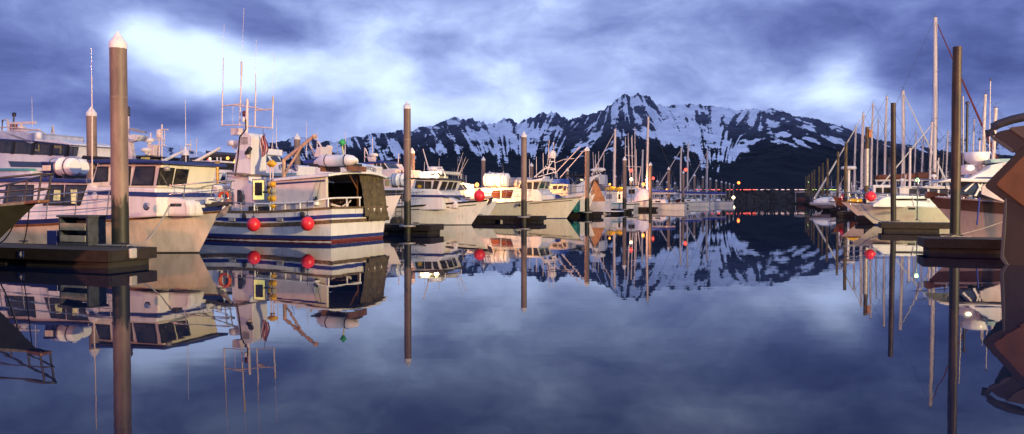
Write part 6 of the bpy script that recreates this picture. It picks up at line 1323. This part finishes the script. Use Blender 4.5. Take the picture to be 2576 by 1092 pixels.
# covered float tender further down
p_ = at(2079, 513, 100); t = thing('inflatable_boat', 'small grey-white covered tender on the dock end at the right row', 'inflatable boat', (p_.x, p_.y, .45), R(160)); MB().ball((0,0,.6),1.0,16,(1.6,.8,.75)).build('tender_cover', canvas, t); MB().tube([(-1.5,.6,.4),(1.2,.6,.4),(1.8,0,.5),(1.2,-.6,.4),(-1.5,-.6,.4)], .22, 8).build('tube', greyhull, t)
p_ = at(2018, 500, 205); t = thing('float_shed', 'small dark open float shed at the far end of the right row', 'shed', (p_.x, p_.y, .4), HL); mb = MB()
for x_ in (-1.6,1.6):
    for y_ in (-1,1): mb.box(x_-.08,x_+.08,y_-.08,y_+.08,0,2.6)
mb.build('frame', galv, t); MB().box(-1.9,1.9,-1.3,1.3,2.6,2.75).build('roof', warmwhite, t); MB().box(-1.2,1.2,-.7,.7,0,1.2).build('stored_gear', M('dark_red_gear',(.10,.02,.02),.7), t); MB().box(-2.2,2.2,-1.5,1.5,-.35,0).build('float_deck', floatblk, t)

# near landing craft bow at the right edge
p_ = on_water(2535, 665); LCY = p_.y
t = thing('workboat', 'dark raised workboat bow with grey rim and orange plate at the right edge', 'boat', (at(2512, 495, LCY).x, LCY, 0), R(-36))
def LP(pts): 
    o_ = t.location; ex = Vector((math.cos(R(-36)), math.sin(R(-36)), 0)); ey = Vector((-ex.y, ex.x, 0)); c0 = Vector((0, 0, H)); r_ = []
    for a, c_ in pts:
        dr = ray(a, c_); k = (o_ - c0).dot(ey) / dr.dot(ey); p = c0 + dr * k; r_.append(((p - o_).dot(ex), p.z))
    return r_
greydk = M('dark_grey_edge',(.045,.045,.06),.6); dk = M('brown_shaded_steel', (.014,.010,.009), .6, var=.25, scale=2.5, streak=True); orp = M('orange_brown_plate', (.15,.055,.014), .6, var=.15, scale=2)  # shade on the brown steel is put into its colour
c1r = AFF(3700, 400, .669)
def LQ(pts, cut=14):
    out_ = []; n_ = len(pts)
    for i in range(n_):      # round the corners
        a, p_, c_ = (Vector(pts[i-1]), Vector(pts[i]), Vector(pts[(i+1) % n_])); la, lc = (a-p_).length, (c_-p_).length
        qa, qc = p_ + (a-p_) * min(.45, cut/la), p_ + (c_-p_) * min(.45, cut/lc)
        for t_ in (0, .33, .67, 1): out_.append(tuple(qa*(1-t_)**2 + p_*2*t_*(1-t_) + qc*t_**2))
    return LP(c1r(out_))
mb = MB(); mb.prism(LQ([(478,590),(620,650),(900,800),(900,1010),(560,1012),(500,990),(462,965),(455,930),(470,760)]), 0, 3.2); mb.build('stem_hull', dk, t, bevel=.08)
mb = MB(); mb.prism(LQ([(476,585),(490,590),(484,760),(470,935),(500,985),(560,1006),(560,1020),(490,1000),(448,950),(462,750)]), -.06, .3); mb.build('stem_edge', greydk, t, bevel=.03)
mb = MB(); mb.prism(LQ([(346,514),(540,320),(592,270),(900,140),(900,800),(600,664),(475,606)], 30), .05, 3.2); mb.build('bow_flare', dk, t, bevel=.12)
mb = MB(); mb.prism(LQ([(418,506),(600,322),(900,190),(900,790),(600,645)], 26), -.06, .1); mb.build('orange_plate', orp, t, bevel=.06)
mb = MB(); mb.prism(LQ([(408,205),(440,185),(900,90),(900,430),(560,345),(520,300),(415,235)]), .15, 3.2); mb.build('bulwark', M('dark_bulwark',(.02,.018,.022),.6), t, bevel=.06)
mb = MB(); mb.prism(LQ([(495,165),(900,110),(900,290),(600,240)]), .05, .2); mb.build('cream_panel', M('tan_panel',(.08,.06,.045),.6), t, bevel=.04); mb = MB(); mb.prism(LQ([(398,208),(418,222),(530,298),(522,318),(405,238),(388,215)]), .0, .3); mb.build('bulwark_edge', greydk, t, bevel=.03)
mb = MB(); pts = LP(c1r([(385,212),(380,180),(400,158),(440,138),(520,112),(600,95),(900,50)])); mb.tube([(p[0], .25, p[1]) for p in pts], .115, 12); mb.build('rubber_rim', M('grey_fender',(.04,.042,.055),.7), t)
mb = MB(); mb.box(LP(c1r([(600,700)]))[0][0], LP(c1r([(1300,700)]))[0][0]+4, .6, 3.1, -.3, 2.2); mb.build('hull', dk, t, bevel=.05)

# ================================================================ breakwater, bulbs added for a boat light trail, lamps
YB = 305
xs = np.linspace(at(1560,495,YB).x, at(2500,495,YB).x, 420); rows = 30; rng = np.random.default_rng(3)
vs = []
for j in range(rows):
    f_ = j / (rows - 1); y = YB + 14 * f_; zb_ = min(4.3, -.8 + 9.2 * f_)
    if f_ > .75: zb_ = 4.3
    jit = rng.random(len(xs)); z = zb_ + (jit - .5) * (1.1 if f_ < .6 else .15) + (np.interp(np.arange(len(xs)), np.arange(0, len(xs), 3), rng.random(len(range(0, len(xs), 3)))) - .5) * (1.2 if f_ < .6 else .2)
    yj = y + (rng.random(len(xs)) - .5) * .8
    vs.append(np.stack([xs + (rng.random(len(xs)) - .5) * 1.1, yj + 0.02*(xs - xs[0]), z], -1))
V = np.concatenate(vs); nx = len(xs)
F_ = [(j*nx+i, j*nx+i+1, (j+1)*nx+i+1, (j+1)*nx+i) for j in range(rows-1) for i in range(nx-1)]
mb = MB(); mb.add([tuple(v) for v in V], F_, False)
bwm = M('breakwater_rock', (.045,.042,.042), .9, var=.35, scale=.33, col2=(.010,.010,.011))
bwo = mb.build('breakwater', bwm); tag(bwo, 'low dark rock breakwater closing the harbour below the mountains', 'breakwater')
t = thing('light_trail_bulbs', 'tiny red, white and green bulbs standing in for a boat light trail', 'lights', (at(1700,495,YB+9).x, YB+9, 4.55), 0)  # bulbs and cable added in place of a passing boat's light streak
xa, xb = at(1745,495,YB+9).x, at(2125,495,YB+9).x; n_ = 150; M3 = [MB(), MB(), MB()]
for i in range(n_):
    f_ = i/(n_-1); x_ = xa + (xb-xa)*f_ - t.location.x; k_ = 0 if f_ < .42 else (1 if f_ < .74 else 2); M3[k_].ball((x_, .02*(xa+(xb-xa)*f_ - xs[0]), .12 + .02*math.sin(i)), .15, 6)
for k_, (m_, nm) in enumerate(((E_pk,'red_trail_bulbs'),(E_pw,'white_trail_bulbs'),(E_pg,'green_trail_bulbs'))): M3[k_].build(nm, m_, t)['kind'] = 'stuff'
MB().tube([(xa - t.location.x, 0, .0), (xb - t.location.x, .02*(xb - xa), .0)], .04, 4).build('cable', rubber, t)
OR, RD, WH, GRN = (1,.42,.12), (1,.08,.05), (1,.85,.6), (.7,1,.45)
lamp('brightest orange lamp between the raft canisters on the cream cruiser', 1252, 457, 72, E_or, OR, 7000, .30)
lamp('second orange lamp left of the raft canisters, above the red ball', 1200, 465, 66, E_or, OR, 3500, .24)
lamp('red lamp just left of the third white-capped pile', 1297, 454, 74, E_rd, RD, 60, .18)
lamp('small red lamp under the curved arch of the motor yacht', 1514, 450, 96, E_rd, RD, 30, .2)
lamp('small orange lamp at the foot of the thick white mast', 1534, 463.7, 100, E_or, OR, 150, .2)
lamp('red lamp high among the raised trolling poles', 1588, 429, 108, E_rd, RD, 60, .32)
lamp('orange-white lamp right of the fifth pile under the trolling poles', 1588, 451, 104, E_wh, OR, 1800, .30)
lamp('orange lamp left of the tallest left-side mast', 1618, 463.7, 112, E_or, OR, 1800, .34)
lamp('red lamp beside the sixth pile of the left row', 1643, 448.6, 125, E_rd, RD, 50, .34)
lamp('orange-white lamp left of the seventh pile of the left row', 1678, 478, 122, E_or, OR, 1500, .30)
lamp('red lamp between the two close masts', 1725, 427, 150, E_rd, RD, 50, .46)
lamp('white blazing lamp at the far end of the left pile row', 1845, 497, 262, E_wh, WH, 2500, .8)
lamp('flickering red-orange beacon on the breakwater end', 1858, 460, 300, E_ro, (1,.25,.06), 400, .8, z0=4.3)
lamp('green-white blazing lamp before the brown sail cover', 2308, 453, 46, E_gr, GRN, 420, .17)
lamp('tiny yellow lamp among the farthest timber piles', 2033, 458, 215, E_gr, GRN, 40, .25)
# ================================================================ quay lamp posts (behind the camera): the sodium light that falls on the boats
def quay_lamp(label, x, y, h, col, power, em):
    t = thing('quay_lamp_post', label, 'lamp', (x, y, 0), math.atan2(30 - y, -x), 'tall sodium lamp posts on the quay')
    MB().tube([(0,0,-1),(0,0,h)], .14, 10, r2=.08).build('post', galv, t); MB().tube([(0,0,h-.1),(.6,0,h+.25),(1.6,0,h+.3)], .05, 8).build('arm', galv, t)
    MB().lathe([(.05,.18),(.24,.05),(.30,-.05),(.26,-.06)], 14, (1.7,0,h+.25)).build('lamp_hood', dsteel, t); MB().ball((1.7,0,h+.16), .17, 12, (1,1,.6)).build('globe', em, t)
    ld = bpy.data.lights.new('lamp_light', 'POINT'); ld.energy = power; ld.color = col; ld.shadow_soft_size = 1.4; lo = bpy.data.objects.new('lamp_light', ld); C.objects.link(lo); lo.parent = t; lo.location = (1.7,0,h-.15)
quay_lamp('tall sodium lamp post at the left end of the quay', -34, -32, 13, (1,.36,.20), 98000, E_or)
quay_lamp('tall sodium lamp post at the right end of the quay', 60, -22, 14, (1,.72,.36), 380000, E_or)
